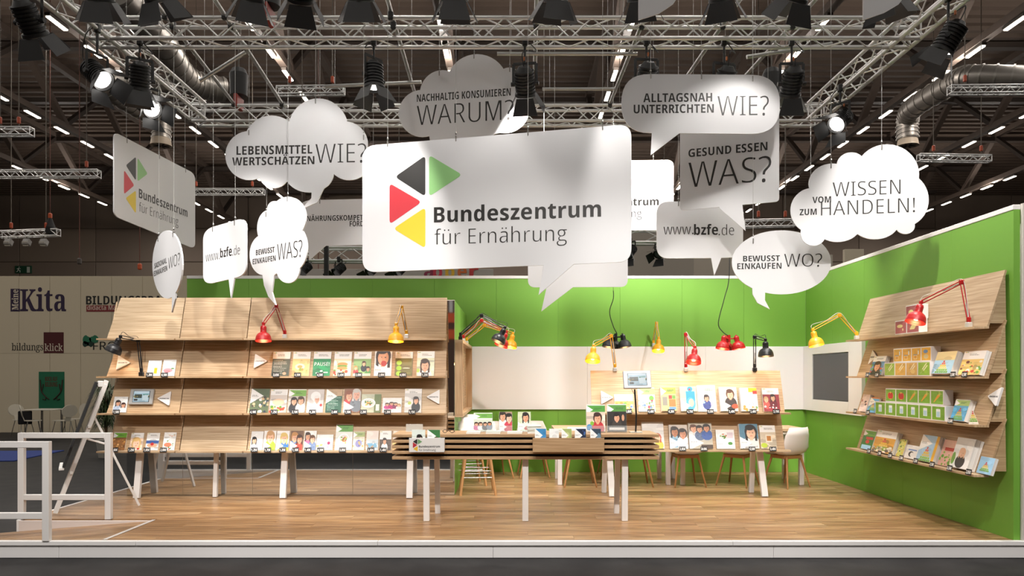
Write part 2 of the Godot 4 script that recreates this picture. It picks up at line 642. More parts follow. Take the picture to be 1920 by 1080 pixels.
# ---------------------------------------------------------------- exhibition hall
const ROOF := 16.7
const CHORD := 13.5
const HALL_E := 55.0
func hall() -> void:
	var f := struct("floor_hall", "dark grey asphalt floor of the exhibition hall", Vector3(0, HALL_Y, -22))
	var nt := NoiseTexture2D.new()
	nt.width = 512
	nt.height = 512
	nt.seamless = true
	nt.noise = FastNoiseLite.new()
	nt.noise.frequency = 0.012
	nt.noise.fractal_octaves = 5
	nt.color_ramp = Gradient.new()
	nt.color_ramp.colors = PackedColorArray([hexc("1c1b1c"), hexc("302f2f")])
	var fm := StandardMaterial3D.new()
	fm.albedo_texture = nt
	fm.uv1_triplanar = true
	fm.uv1_world_triplanar = true
	fm.uv1_scale = Vector3(0.35, 0.35, 0.35)
	fm.roughness = 0.6
	fm.metallic_specular = 0.3
	mi("floor_slab", box(110, 0.3, 84, 0.0), fm, f, T(Vector3(0, HALL_Y - 0.15, -22)))
	# roof deck: trapezoid ribs that run across the hall
	var c := struct("ceiling_hall", "brown corrugated steel roof deck", Vector3(0, ROOF, -22))
	var st := start()
	var z := -63.0
	var prof := []
	while z < 20.0:
		prof.append_array([Vector2(z, 0), Vector2(z + 0.28, 0), Vector2(z + 0.36, 0.16), Vector2(z + 0.62, 0.16), Vector2(z + 0.7, 0)])
		z += 0.7
	for i in prof.size() - 1:
		var a: Vector2 = prof[i]
		var b: Vector2 = prof[i + 1]
		if a.distance_to(b) < 1e-4:
			continue
		quad(st, Vector3(-55, a.y, a.x), Vector3(55, a.y, a.x), Vector3(55, b.y, b.x), Vector3(-55, b.y, b.x), Vector3(0, -(b.x - a.x), b.y - a.y).normalized())
	mi("roof_deck", st.commit(), mat("6a5b50", 0.7), c, T(Vector3(0, ROOF, 0)))
	mi("roof_slab", box(110, 0.3, 84, 0.0), mat("4a423c", 0.9), c, T(Vector3(0, ROOF + 0.4, -22)))
	var wb := struct("wall_hall_back", "beige clad end wall of the hall", Vector3(0, 0, -62))
	mi("wall_slab", box(110, ROOF + 1, 0.3, 0.0), mat("6e6253", 0.85), wb, T(Vector3(0, ROOF * 0.5, -62.4)))
	for r in 6:
		for k in 17:
			mi("panel", box(6.34, 2.74, 0.12, 0.02), mat(["84766a", "7e7064", "887a6c"][(r * 7 + k * 5) % 3], 0.75), wb, T(Vector3(-51 + k * 6.4, HALL_Y + 1.4 + r * 2.8, -62.2)))
	for s in [["wall_hall_left", Vector3(-55, 8, -22), Vector3(0.3, 18, 84)], ["wall_hall_right", Vector3(55, 8, -22), Vector3(0.3, 18, 84)], ["wall_hall_front", Vector3(0, 8, 20), Vector3(110, 18, 0.3)]]:
		var w := struct(s[0], "beige clad wall of the hall", s[1])
		mi("wall_slab", box(s[2].x, s[2].y, s[2].z, 0.0), mat("8c7d6b", 0.85), w, T(s[1]))
	# lattice girders along the hall, lamps under their bottom chords
	var gm := mat("6c5f56", 0.6)
	var gd := mat("463d37", 0.6)
	for k in 10:
		var x := 12.0 * (-2.387 + 0.545 * k)
		var g := struct("beam_%d" % (k + 1), "brown steel lattice girder under the roof", Vector3(x, CHORD + 0.3, -40))
		bar("bottom_chord", Vector3(x, CHORD + 0.3, -16), Vector3(x, CHORD + 0.3, -62), 0.28, 0.28, gm, g)
		bar("top_chord", Vector3(x, ROOF - 0.15, -12), Vector3(x, ROOF - 0.15, -62), 0.3, 0.3, gm, g)
		for n in 7:
			var nd := 16.8 + 6.6 * n
			if nd > 17:
				bar("diagonal", Vector3(x, CHORD + 0.4, -nd), Vector3(x, ROOF - 0.2, -nd + 3.3), 0.3, 0.22, gm, g)
			if nd + 3.3 < 62:
				bar("diagonal", Vector3(x, CHORD + 0.4, -nd), Vector3(x, ROOF - 0.2, -nd - 3.3), 0.26, 0.2, gd, g)
	for n in 8:
		var g2 := struct("beam_%d" % (n + 11), "brown steel cross beam under the roof", Vector3(0, ROOF - 0.4, -(20.1 + 6.6 * n)))
		bar("beam", Vector3(-34, ROOF - 0.4, -(20.1 + 6.6 * n)), Vector3(34, ROOF - 0.4, -(20.1 + 6.6 * n)), 0.4, 0.25, gd, g2)
	# lamp tubes
	var tubes := []
	var body := box(0.2, 0.1, 1.1, 0.01)
	var lens := box(0.16, 0.05, 1.0, 0.01)
	for k in 10:
		var x := 12.0 * (-2.387 + 0.545 * k)
		for n in 16:
			var d := 25.3 + 2.2 * n
			var q := Vector2(CX + x * FPX / d, CY - 12.0 * FPX / d)
			if q.x < -60 or q.x > 1980 or q.y < -60:
				continue
			var t := thing("ceiling_tube_light", "lit fluorescent tube in a row under a hall girder", "ceiling light", Vector3(x, CHORD + 0.08, -d), "tube lights in rows under the hall roof")
			mi("housing", body, mat("4b443e", 0.6), t, T(Vector3(x, CHORD + 0.09, -d)))
			mi("tube", lens, glow("fff4e2", 5.0), t, T(Vector3(x, CHORD + 0.02, -d)))
		for seg in [[-16.0, 60.0]]:
			var al := AreaLight3D.new()
			al.name = numbered("tube_row_light")
			add_child(al)
			al.transform = Transform3D(Basis(Vector3.RIGHT, -PI / 2), Vector3(x, CHORD - 0.03, -(seg[0] + seg[1]) * 0.5))
			al.area_size = Vector2(0.16, seg[1] - seg[0])
			al.light_color = hexc("fff8f0")
			al.light_energy = HALL_E * (seg[1] - seg[0]) / 32.0
			al.area_range = 80.0
			al.shadow_enabled = true
		for d2 in [28.0, 47.0]:
			var o := OmniLight3D.new()
			o.name = numbered("tube_row_light")
			add_child(o)
			o.position = Vector3(x, CHORD - 0.25, -d2)
			o.light_color = hexc("fff4ea")
			o.light_energy = 9.0
			o.light_size = 0.4
			o.omni_range = 60
			o.omni_attenuation = 2.0
			o.shadow_enabled = true

# ---------------------------------------------------------------- stand floor
func platform() -> void:
	var f := struct("floor", "oak laminate floor of the stand", Vector3(0, 0, -9.1))
	var x0 := -5.1
	var x1 := WALL_X + 0.1
	var sub := mat("6b5640", 0.8)
	var ramp_d := 7.67
	var ramp_x := -3.7
	# base under the planks, with the ramp corner left open
	mi("platform_base", box(x1 - x0, 0.135, BACK_D - ramp_d, 0.0), sub, f, T(Vector3((x0 + x1) * 0.5, -0.0875, -(BACK_D + ramp_d) * 0.5)))
	mi("platform_base", box(x1 - ramp_x, 0.135, ramp_d - FRONT_D, 0.0), sub, f, T(Vector3((ramp_x + x1) * 0.5, -0.0875, -(FRONT_D + ramp_d) * 0.5)))
	var rows := 24
	var rd := (BACK_D - FRONT_D) / rows
	var r := RandomNumberGenerator.new()
	r.seed = 4
	for i in rows:
		var d := FRONT_D + rd * (i + 0.5)
		var xs := ramp_x if d < ramp_d else x0
		var x := xs
		var first := true
		while x < x1 - 0.01:
			var L := 1.28
			if first:
				L = [0.42, 0.85, 1.28][(i * 2) % 3]
				first = false
			L = minf(L, x1 - x)
			mi("plank", box(snappedf(L, 0.01) - 0.0012, 0.02, snappedf(rd, 0.0001) - 0.0012, 0.0006), W.floor[r.randi() % 5], f, T(Vector3(x + L * 0.5, -0.01, -d)))
			x += L
	# front kerb
	var wm := mat("e6e4e3", 0.5)
	var tr := struct("trim_1", "white front edge of the stand floor", Vector3(0, 0, -FRONT_D))
	var k := 0
	for seg in [[-5.75, -3.4], [-3.4, -1.22], [-1.22, 1.98], [1.98, 5.6]]:
		mi("edge_profile", box(seg[1] - seg[0] - 0.002, 0.04, 0.05, 0.003), wm, tr, T(Vector3((seg[0] + seg[1]) * 0.5, -0.018, -FRONT_D + 0.024)))
	for seg in [[-5.75, -4.1], [-4.1, -0.18], [-0.18, 2.35], [2.35, 5.6]]:
		mi("fascia_board", box(seg[1] - seg[0] - 0.002, 0.112, 0.03, 0.002), mat("e4e2e2", 0.5), tr, T(Vector3((seg[0] + seg[1]) * 0.5, -0.095, -FRONT_D + 0.02)))
	# left edge strip and ramp
	var tl := struct("trim_2", "white left edge of the stand floor", Vector3(x0, 0, -9.5))
	mi("edge_profile", box(0.04, 0.155, BACK_D - ramp_d, 0.003), wm, tl, T(Vector3(x0 - 0.02, -0.076, -(BACK_D + ramp_d) * 0.5)))
	mi("riser_board", box(ramp_x - x0, 0.15, 0.02, 0.002), mat("d8cdc8", 0.5), tl, T(Vector3((ramp_x + x0) * 0.5, -0.078, -ramp_d + 0.012)))
	var rp := struct("floor_ramp", "oak laminate wheelchair ramp down to the hall floor", Vector3(-4.4, 0, -7.2))
	var ang := atan2(0.15, 1.9)
	var b := Basis(Vector3.BACK, ang)
	var rl := 1.9 / cos(ang)
	for i in 5:
		var d3 := FRONT_D + 0.02 + (ramp_d - FRONT_D - 0.04) * (i + 0.5) / 5.0
		mi("plank", box(rl, 0.02, 0.178, 0.0006), W.floor[i], rp, T(Vector3(ramp_x - 0.95, -0.088, -d3), b))
	mi("hinge_strip", box(0.035, 0.006, ramp_d - FRONT_D - 0.03, 0.002), mat("e2e0de", 0.35, 0.3), rp, T(Vector3(ramp_x - 0.01, 0.004, -(ramp_d + FRONT_D) * 0.5)))

# ---------------------------------------------------------------- stand walls
const GREEN := "6fa43a"
func walls() -> void:
	var g := mat(GREEN, 0.55)
	var g2 := mat("70a53b", 0.55)
	var wt := mat("e4e2e1", 0.45)
	var wb := struct("wall_back", "green back wall of the stand", Vector3(0, 0, -BACK_D))
	var x := -5.06
	var i := 0
	while x < WALL_X - 0.01:
		var w := minf(0.96, WALL_X - x)
		mi("wall_panel", box(snappedf(w, 0.001) - 0.0015, 3.0, 0.06, 0.001), [g, g2][i % 2], wb, T(Vector3(x + w * 0.5, 1.5, -BACK_D - 0.03)))
		x += w
		i += 1
	var t3 := struct("trim_3", "white cap rail on the green back wall", Vector3(0, 3, -BACK_D))
	mi("cap_rail", box(WALL_X + 5.06, 0.045, 0.08, 0.003), wt, t3, T(Vector3((WALL_X - 5.06) * 0.5, 3.022, -BACK_D - 0.03)))
	var wr := struct("wall_right", "green right wall of the stand", Vector3(WALL_X, 0, -9))
	for k in 5:
		var L := (BACK_D - FRONT_D) / 5.0
		mi("wall_panel", box(0.06, 3.0, snappedf(L, 0.001) - 0.0015, 0.001), [g, g2][k % 2], wr, T(Vector3(WALL_X + 0.03, 1.5, -FRONT_D - L * (k + 0.5))))
	mi("end_panel", box(0.6, 3.05, 0.03, 0.002), mat("cdc6bf", 0.5), wr, T(Vector3(WALL_X + 0.36, 1.525, -FRONT_D + 0.017)))
	mi("outer_panel", box(0.03, 3.04, BACK_D - FRONT_D, 0.002), mat("cdc6bf", 0.5), wr, T(Vector3(WALL_X + 0.64, 1.52, -(BACK_D + FRONT_D) * 0.5)))
	var t4 := struct("trim_4", "white cap rail on the green right wall", Vector3(WALL_X, 3, -9))
	mi("cap_rail", box(0.08, 0.045, BACK_D - FRONT_D, 0.003), wt, t4, T(Vector3(WALL_X + 0.035, 3.022, -(BACK_D + FRONT_D) * 0.5)))
	# white band
	var band := mat("ededee", 0.45)
	var t5 := struct("trim_5", "white band of boards on the back wall", Vector3(1.9, 1.46, -BACK_D))
	for seg in [[-0.72, 1.15], [1.15, 2.98], [2.98, WALL_X - 0.03]]:
		mi("band_board", box(seg[1] - seg[0] - 0.002, 0.975, 0.02, 0.002), band, t5, T(Vector3((seg[0] + seg[1]) * 0.5, 1.459, -BACK_D + 0.012)))
	var t6 := struct("trim_6", "white board round the wall screen", Vector3(WALL_X, 1.46, -10.5))
	# frame of four boards so that the screen sits in an opening
	var da := 9.55
	var db := BACK_D - 0.03
	var sa := 9.93
	var sb := 11.13
	var sy0 := 1.14
	var sy1 := 1.815
	var xx := WALL_X - 0.025
	mi("band_board", box(0.05, 0.975, sa - da, 0.002), band, t6, T(Vector3(xx, 1.459, -(sa + da) * 0.5)))
	mi("band_board", box(0.05, 0.975, db - sb, 0.002), band, t6, T(Vector3(xx, 1.459, -(db + sb) * 0.5)))
	mi("band_board", box(0.05, 1.946 - sy1, sb - sa, 0.002), band, t6, T(Vector3(xx, (1.946 + sy1) * 0.5, -(sb + sa) * 0.5)))
	mi("band_board", box(0.05, sy0 - 0.972, sb - sa, 0.002), band, t6, T(Vector3(xx, (0.972 + sy0) * 0.5, -(sb + sa) * 0.5)))
	var tv := thing("wall_screen", "switched-off flat screen set into the white board on the green wall", "screen", Vector3(WALL_X, sy0, -(sb + sa) * 0.5))
	mi("bezel", box(0.03, sy1 - sy0 - 0.004, sb - sa - 0.004, 0.002), mat("141414", 0.4), tv, T(Vector3(WALL_X - 0.022, (sy0 + sy1) * 0.5, -(sb + sa) * 0.5)))
	mi("panel", box(0.006, sy1 - sy0 - 0.03, sb - sa - 0.03, 0.001), mat("0c0f12", 0.12), tv, T(Vector3(WALL_X - 0.038, (sy0 + sy1) * 0.5, -(sb + sa) * 0.5)))
	# cabin behind the mirrored shelf
	var cl := -4.82
	var cr := -0.73
	var cd := 9.25
	var ch := 2.44
	var cab := struct("wall_cabin", "store cabin wall, mirrored in front and green at its side", Vector3((cl + cr) * 0.5, 0, -cd))
	var mir := StandardMaterial3D.new()
	mir.albedo_color = Color(0.86, 0.87, 0.87)
	mir.metallic = 1.0
	mir.roughness = 0.03
	mi("side_panel", box(0.03, ch, BACK_D - cd - 0.03, 0.002), g, cab, T(Vector3(cr - 0.015, ch * 0.5, -(BACK_D + cd) * 0.5)))
	mi("side_panel", box(0.03, ch, BACK_D - cd - 0.03, 0.002), mat("b9b0a4", 0.6), cab, T(Vector3(cl + 0.015, ch * 0.5, -(BACK_D + cd) * 0.5)))
	mi("front_panel", box(cr - cl, ch, 0.02, 0.002), mat("b9b0a4", 0.6), cab, T(Vector3((cl + cr) * 0.5, ch * 0.5, -cd - 0.016)))
	mi("roof_panel", box(cr - cl, 0.02, BACK_D - cd - 0.03, 0.002), mat("b9b0a4", 0.6), cab, T(Vector3((cl + cr) * 0.5, ch - 0.012, -(BACK_D + cd) * 0.5)))
	for seg in [[cl, -4.12], [-4.12, -3.25], [-3.25, -2.0], [-2.0, cr]]:
		mi("mirror_panel", box(seg[1] - seg[0] - 0.003, ch - 0.02, 0.006, 0.0005), mir, cab, T(Vector3((seg[0] + seg[1]) * 0.5, ch * 0.5, -cd)))
	# wooden wall frame on the cabin side, level with the white band
	var fr := thing("wall_frame_shelf", "oak box frame mounted on the green cabin side below three desk lamps", "shelf", Vector3(cr + 0.05, 0.975, -10.3))
	var fd0 := 9.27
	var fd1 := 11.36
	mi("top_board", box(0.1, 0.04, fd1 - fd0, 0.002), W.oak[0], fr, T(Vector3(cr + 0.052, 1.925, -(fd0 + fd1) * 0.5)))
	mi("bottom_board", box(0.1, 0.04, fd1 - fd0, 0.002), W.oak[1], fr, T(Vector3(cr + 0.052, 0.995, -(fd0 + fd1) * 0.5)))
	mi("front_board", box(0.1, 0.89, 0.04, 0.002), W.oak[2], fr, T(Vector3(cr + 0.052, 1.46, -fd0 - 0.02)))
	mi("rear_board", box(0.1, 0.89, 0.04, 0.002), W.oak[3], fr, T(Vector3(cr + 0.052, 1.46, -fd1 + 0.02)))
	mi("back_board", box(0.01, 0.89, fd1 - fd0 - 0.08, 0.001), W.oak[1], fr, T(Vector3(cr + 0.006, 1.46, -(fd0 + fd1) * 0.5)))

# ---------------------------------------------------------------- trusses
var ALU: StandardMaterial3D
func truss(label: String, a: Vector3, b: Vector3, size := 0.24, pitch := 0.5, r := 0.025, rb := 0.0095, group := "aluminium trusses above the stand") -> Node3D:
	if ALU == null:
		ALU = mat("dededd", 0.36, 0.55)
	var o := thing("lighting_truss", label, "truss", (a + b) * 0.5, group)
	var ax := (b - a).normalized()
	var up := Vector3.UP
	var sd := ax.cross(up).normalized()
	var h := size * 0.5
	var cs := [sd * h + up * h, -sd * h + up * h, -sd * h - up * h, sd * h - up * h]
	for c in cs:
		rod("chord", a + c, b + c, r, ALU, o)
	var L := a.distance_to(b)
	var n := int(L / pitch)
	var st := L / n
	for fc in 4:
		var c0: Vector3 = cs[fc]
		var c1: Vector3 = cs[(fc + 1) % 4]
		for i in n:
			var m := a + ax * (st * (i + 0.5))
			rod("brace", a + ax * st * i + c0, m + c1, rb, ALU, o, false)
			rod("brace", m + c1, a + ax * st * (i + 1) + c0, rb, ALU, o, false)
	for e in [a, b]:
		for fc in 4:
			rod("end_strut", e + cs[fc], e + cs[(fc + 1) % 4], rb * 1.2, ALU, o, false)
	return o

const TY := 5.57
func trusses() -> void:
	truss("aluminium box truss across the middle of the stand, carrying stage lamps", Vector3(-4.98, TY, -8.81), Vector3(4.78, TY, -8.81))
	truss("aluminium box truss across the back of the stand above the green wall", Vector3(-4.98, TY, -11.62), Vector3(4.78, TY, -11.62))
	truss("aluminium box truss across the front of the stand, over the speech bubbles", Vector3(-4.6, TY, -6.85), Vector3(4.4, TY, -6.85))
	truss("aluminium box truss along the open aisle side of the stand", Vector3(-4.86, TY, -6.4), Vector3(-4.86, TY, -11.4))
	truss("aluminium box truss along the green wall side of the stand", Vector3(4.66, TY, -6.4), Vector3(4.66, TY, -11.4))
	truss("added aluminium box truss out of view over the aisle, carrying the added lamps", Vector3(-4.6, 6.02, -2.85), Vector3(4.4, 6.02, -2.85))  # added out of view, only to hold the lamps lighting the stand front
	for q in [[-4.3, 11.62, "dark chain motor at the cabin end of the back truss"], [4.05, 11.62, "dark chain motor at the wall end of the back truss"], [-3.9, 2.85, "dark chain motor at one end of the added aisle truss"], [3.9, 2.85, "dark chain motor at the other end of the added aisle truss"], [-2.9, 8.81, "dark chain motor on the mid truss above the big cloud"], [3.7, 6.85, "dark chain motor on the front truss"]]:
		var ty := TY if q[1] > 3.0 else 6.02
		var hm := thing("chain_motor", q[2], "hoist", Vector3(q[0], ty + 0.15, -q[1]), "chain motors lifting the trusses")
		mi("motor", lathe([Vector2(0, 0.15), Vector2(0.13, 0.16), Vector2(0.14, 0.5), Vector2(0.1, 0.58), Vector2(0, 0.58)], 16), mat("161616", 0.5), hm, T(Vector3(q[0], ty + 0.15, -q[1])))
		mi("hook_bracket", box(0.06, 0.2, 0.3, 0.01), mat("8a2a20", 0.5), hm, T(Vector3(q[0], ty + 0.2, -q[1])))
		rod("chain", Vector3(q[0], ty + 0.6, -q[1]), Vector3(q[0], ROOF + 0.05, -q[1]), 0.01, mat("5a5650", 0.5, 0.6), hm, false)
	var pm := mat("a9a9a7", 0.38, 0.8)
	for q in [[-4.05, 8.4, -4.35, 11.7, 0.0], [-3.35, 8.3, -3.6, 11.7, 0.0], [-1.4, 7.0, -1.5, 11.7, 0.06], [0.24, 7.0, 0.3, 10.2, 0.0], [1.58, 7.0, 1.5, 11.7, 0.0], [2.55, 8.3, 2.4, 11.7, 0.0], [3.4, 8.3, 3.2, 11.7, 0.0]]:
		var p := thing("scaffold_pipe", "grey scaffold pipe running between the stand's trusses", "pipe", Vector3(q[0], TY - 0.2, -q[1]), "scaffold pipes between the trusses")
		rod("pipe", Vector3(q[0], 5.72 + q[4] , -q[1]), Vector3(q[2], 5.72 + q[4], -q[3]), 0.025, pm, p)
		for z in [8.69, 8.93, 11.5]:
			if z > q[1] and z < q[3]:
				var t: float = (z - q[1]) / (q[3] - q[1])
				mi("clamp", box(0.07, 0.09, 0.06, 0.01), mat("2b2b2b", 0.5), p, T(Vector3(lerpf(q[0], q[2], t), 5.71, -z)))
	for q in [["thin level scaffold pipe behind the mid truss, beside the grey cloud", 932, 101, 1195, 101, 9.6], ["short level scaffold pipe near the back truss", 1017, 167, 1153, 167, 10.6], ["slanting scaffold pipe near the end of the mid truss", 1400, 107, 1560, 82, 9.4], ["slanting scaffold pipe near the aisle side truss", 375, 152, 460, 98, 9.5], ["level scaffold pipe above the lit cloud", 610, 162, 790, 154, 10.4]]:
		var p2 := thing("scaffold_pipe", q[0], "pipe", P(q[1], q[2], q[5]))
		rod("pipe", P(q[1], q[2], q[5]), P(q[3], q[4], q[5]), 0.025, pm, p2)
		for f in [0.1, 0.9]:
			var hp: Vector3 = P(q[1], q[2], q[5]).lerp(P(q[3], q[4], q[5]), f)
			rod("wire", hp, Vector3(hp.x, ROOF + 0.05, hp.z), 0.003, pm, p2, false)

# ---------------------------------------------------------------- stage lamps
func stage_lamp(label: String, pos: Vector3, target: Vector3, energy: float, angle: float, hang: float, group: String, size := 1.0, color := "fffaf4") -> void:
	var o := thing("stage_lamp", label, "stage light", pos + Vector3(0, hang, 0), group)
	var bk := mat("171717", 0.45)
	var bk2 := mat("232324", 0.5)
	var dir := (target - pos).normalized()
	var zb := Basis.looking_at(dir, Vector3.UP)
	var s := size
	var X := func(b: Basis, p: Vector3) -> Transform3D: return Transform3D(zb * b, pos + zb * p)
	# body is turned round y, so tip it onto -z
	var tip := Basis(Vector3.RIGHT, -PI / 2)
	var prof := [Vector2(0.0, -0.2 * s), Vector2(0.06 * s, -0.2 * s), Vector2(0.095 * s, -0.15 * s)]
	for i in 7:
		var y := -0.15 + i * 0.035
		prof.append_array([Vector2(0.118 * s, y * s), Vector2(0.118 * s, (y + 0.018) * s), Vector2(0.104 * s, (y + 0.018) * s), Vector2(0.104 * s, (y + 0.034) * s)])
	prof.append_array([Vector2(0.125 * s, 0.1 * s), Vector2(0.13 * s, 0.13 * s), Vector2(0.118 * s, 0.135 * s), Vector2(0.1 * s, 0.1 * s)])
	mi("body", lathe(prof, 20), bk, o, X.call(tip, Vector3.ZERO))
	mi("lens", lathe([Vector2(0.0, 0.105 * s), Vector2(0.1 * s, 0.105 * s), Vector2(0.1 * s, 0.1 * s), Vector2(0.0, 0.1 * s)], 20), glow(color, 6.0) if energy > 0 else mat("5a6068", 0.1), o, X.call(tip, Vector3.ZERO))
	# four barn doors
	for k in 4:
		var a := PI / 2 * k
		var rb := Basis(Vector3.BACK, a) * Basis(Vector3.RIGHT, -0.42)
		var w0 := 0.1 * s
		var w1 := (0.15 if k % 2 == 0 else 0.12) * s
		var poly := PackedVector2Array([Vector2(-w0, 0), Vector2(w0, 0), Vector2(w1, 0.2 * s), Vector2(-w1, 0.2 * s)])
		var door := slab(poly, 0.003)
		# hinge at the rim: polygon y runs forward (-z)
		var hb := Basis(Vector3.BACK, a) * Basis(Vector3.RIGHT, -PI / 2 + 0.5)
		mi("barn_door", door, bk2, o, X.call(hb, Basis(Vector3.BACK, a) * Vector3(0, 0.12 * s, -0.135 * s)))
	# yoke: two arms and a bridge to the clamp above
	var side := zb.x
	var top := pos + Vector3(0, 0.24 * s, 0)
	for sg in [-1.0, 1.0]:
		bar("yoke_arm", pos + side * sg * 0.135 * s, top + side * sg * 0.135 * s, 0.035 * s, 0.008, bk, o, side)
		rod("yoke_knob", pos + side * sg * 0.12 * s, pos + side * sg * 0.165 * s, 0.025 * s, bk2, o)
	bar("yoke_bridge", top - side * 0.139 * s, top + side * 0.139 * s, 0.035 * s, 0.008, bk, o, Vector3.UP)
	var cl := pos + Vector3(0, hang, 0)
	rod("spigot", top, cl, 0.014, bk, o)
	mi("clamp", box(0.06, 0.1, 0.06, 0.01), bk, o, T(cl))
	mi("plug", box(0.02, 0.045, 0.02, 0.004), mat("b5622a", 0.5), o, T(pos + Vector3(0, 0.17 * s, 0) - zb.z * -0.12 * s))
	mi("cable", hose(curve([pos - dir * 0.19 * s, pos - dir * 0.3 * s + Vector3(0, 0.06, 0), cl + side * 0.14 - Vector3(0, 0.12, 0), cl + Vector3(0, 0.03, 0)]), 0.006, 6), bk, o, Transform3D())
	if energy > 0:
		var l := SpotLight3D.new()
		l.name = "beam"
		o.add_child(l, true)
		l.global_transform = Transform3D(zb, pos + dir * 0.12 * s)
		l.light_color = hexc(color)
		l.light_energy = energy
		l.light_size = 0.07
		l.spot_angle = angle
		l.spot_angle_attenuation = 0.5
		l.spot_range = 40
		l.spot_attenuation = 2.0
		l.shadow_enabled = true

const LAMP := 0.36
const ADDED_LAMP := 1.05
func stage_lamps() -> void:
	var g := "stage lamps on the front truss"
	var lb := "black stage lamp with barn doors hung from the front truss"
	# x, target, energy, half angle; one more lamp added to brighten the large cloud
	for q in [[-3.9, Vector3(-4.3, 0.9, -9.1), 26, 24], [-3.38, Vector3(-2.5, 0.8, -9.1), 22, 24], [-2.46, Vector3(-3.5, 0.7, -9.1), 22, 23], [-1.44, Vector3(-1.5, 0.7, -9.1), 26, 24], [-0.55, Vector3(-0.6, 2.6, -7.9), 4.4, 36], [0.4, Vector3(0.2, 2.7, -7.8), 4.4, 36], [-2.0, Vector3(-2.4, 3.7, -8.45), 6.5, 30], [1.2, Vector3(1.6, 0.5, -9.2), 15, 24], [1.96, Vector3(2.8, 0.5, -9.1), 15, 24], [2.7, Vector3(2.3, 3.7, -8.05), 6.0, 36], [3.5, Vector3(4.5, 1.4, -7.7), 28, 34]]:
		stage_lamp(lb, Vector3(q[0], 5.16, -6.97), q[1], q[2] * LAMP, q[3], 0.29, g)
	g = "added stage lamps on the unseen aisle truss"  # unseen lamps, added to brighten the kerb, counter and signs from the front
	lb = "black stage lamp added out of view over the aisle to light the stand front"
	for q in [[-3.9, Vector3(-4.0, 0.0, -7.4), 17, 29], [-2.1, Vector3(-2.1, 0.0, -7.6), 17, 29], [0.0, Vector3(0.0, 0.2, -7.5), 17, 29], [2.0, Vector3(2.1, 0.0, -7.6), 17, 29], [3.7, Vector3(4.0, 0.2, -7.6), 17, 29]]:
		stage_lamp(lb, Vector3(q[0], 5.6, -2.9), q[1], q[2] * ADDED_LAMP, q[3], 0.3, g)
	g = "stage lamps on the mid truss"
	lb = "black stage lamp with barn doors hung from the mid truss"
	for q in [[-4.42, 5.0, Vector3(-4.9, 1.0, -9.6), 0, 36], [-1.65, 5.02, Vector3(-1.4, 0.0, -8.6), 16, 40], [0.14, 4.95, Vector3(0.5, 1.6, -11.4), 34, 42], [1.58, 5.0, Vector3(1.3, 1.2, -11.4), 34, 42], [2.5, 4.95, Vector3(2.0, 1.0, -11.0), 0, 40], [3.3, 4.95, Vector3(3.4, 1.2, -11.4), 34, 42]]:
		stage_lamp(lb, Vector3(q[0], q[1], -8.78), q[2], q[3] * LAMP, q[4], 5.45 - q[1], g)
	g = "stage lamps on the aisle side truss"
	lb = "black stage lamp with barn doors hung from the aisle side truss"
	for q in [[Vector3(-4.76, 4.98, -7.3), Vector3(-4.4, 2.0, -9.6), 8, 36], [Vector3(-4.74, 4.92, -8.45), Vector3(-2.6, 3.0, -7.6), 4, 40], [Vector3(-4.72, 4.98, -9.6), Vector3(-2.3, 3.2, -7.6), 5, 40]]:
		stage_lamp(lb, q[0], q[1], q[2] * LAMP, q[3], 5.45 - q[0].y, g)
	g = "stage lamps on the wall side truss"
	lb = "black stage lamp with barn doors hung from the wall side truss"
	for q in [[Vector3(4.55, 5.0, -7.75), Vector3(2.0, 0.0, -9.4), 16, 42], [Vector3(4.5, 5.0, -10.2), Vector3(2.3, 3.0, -8.6), 9, 42]]:
		stage_lamp(lb, q[0], q[1], q[2] * LAMP, q[3], 5.45 - q[0].y, g)

# ---------------------------------------------------------------- hanging speech bubbles
# a bubble lies in an upright plane; (xl, dl) and (xr, dr) give that plane by the pixel columns and depths of its two sides
var SG := {}
func ellipse_px(cx: float, cy: float, rx: float, ry: float, n := 40) -> PackedVector2Array:
	var o := PackedVector2Array()
	for i in n:
		o.append(Vector2(cx + rx * cos(TAU * i / n), cy + ry * sin(TAU * i / n)))
	return o

func round_px(pts: Array, r: float) -> PackedVector2Array:
	var o := PackedVector2Array()
	var n := pts.size()
	for i in n:
		var p: Vector2 = pts[i]
		var a: Vector2 = (pts[(i + n - 1) % n] - p).normalized()
		var b: Vector2 = (pts[(i + 1) % n] - p).normalized()
		var rr := minf(r, minf((pts[(i + n - 1) % n] - p).length(), (pts[(i + 1) % n] - p).length()) * 0.49)
		for k in 9:
			var t := k / 8.0
			o.append((p + a * rr) * (1 - t) * (1 - t) + p * 2 * t * (1 - t) + (p + b * rr) * t * t)
	return o

func merge_px(list: Array) -> PackedVector2Array:
	var cur: PackedVector2Array = list[0]
	for i in range(1, list.size()):
		var res := Geometry2D.merge_polygons(cur, list[i])
		var best := cur
		var area := -1.0
		for p in res:
			if Geometry2D.is_polygon_clockwise(p):
				continue
			var bb := Rect2(p[0], Vector2.ZERO)
			for q in p:
				bb = bb.expand(q)
			if bb.get_area() > area:
				area = bb.get_area()
				best = p
		cur = best
	return cur

func plane_of(xl: float, dl: float, xr: float, dr: float) -> Dictionary:
	var a := Vector3(XD(xl, dl), 0, -dl)
	var b := Vector3(XD(xr, dr), 0, -dr)
	var rt := (b - a).normalized()
	return {"a": a, "r": rt, "n": rt.cross(Vector3.UP).normalized()}

func uv_of(pl: Dictionary, px: float, py: float) -> Vector2:
	var v := Vector3((px - CX) / FPX, -(py - CY) / FPX, -1)
	var e := Vector3(0, EYE, 0)
	var t: float = (pl.a - e).dot(pl.n) / v.dot(pl.n)
	var p := e + v * t
	return Vector2((p - pl.a).dot(pl.r), p.y)

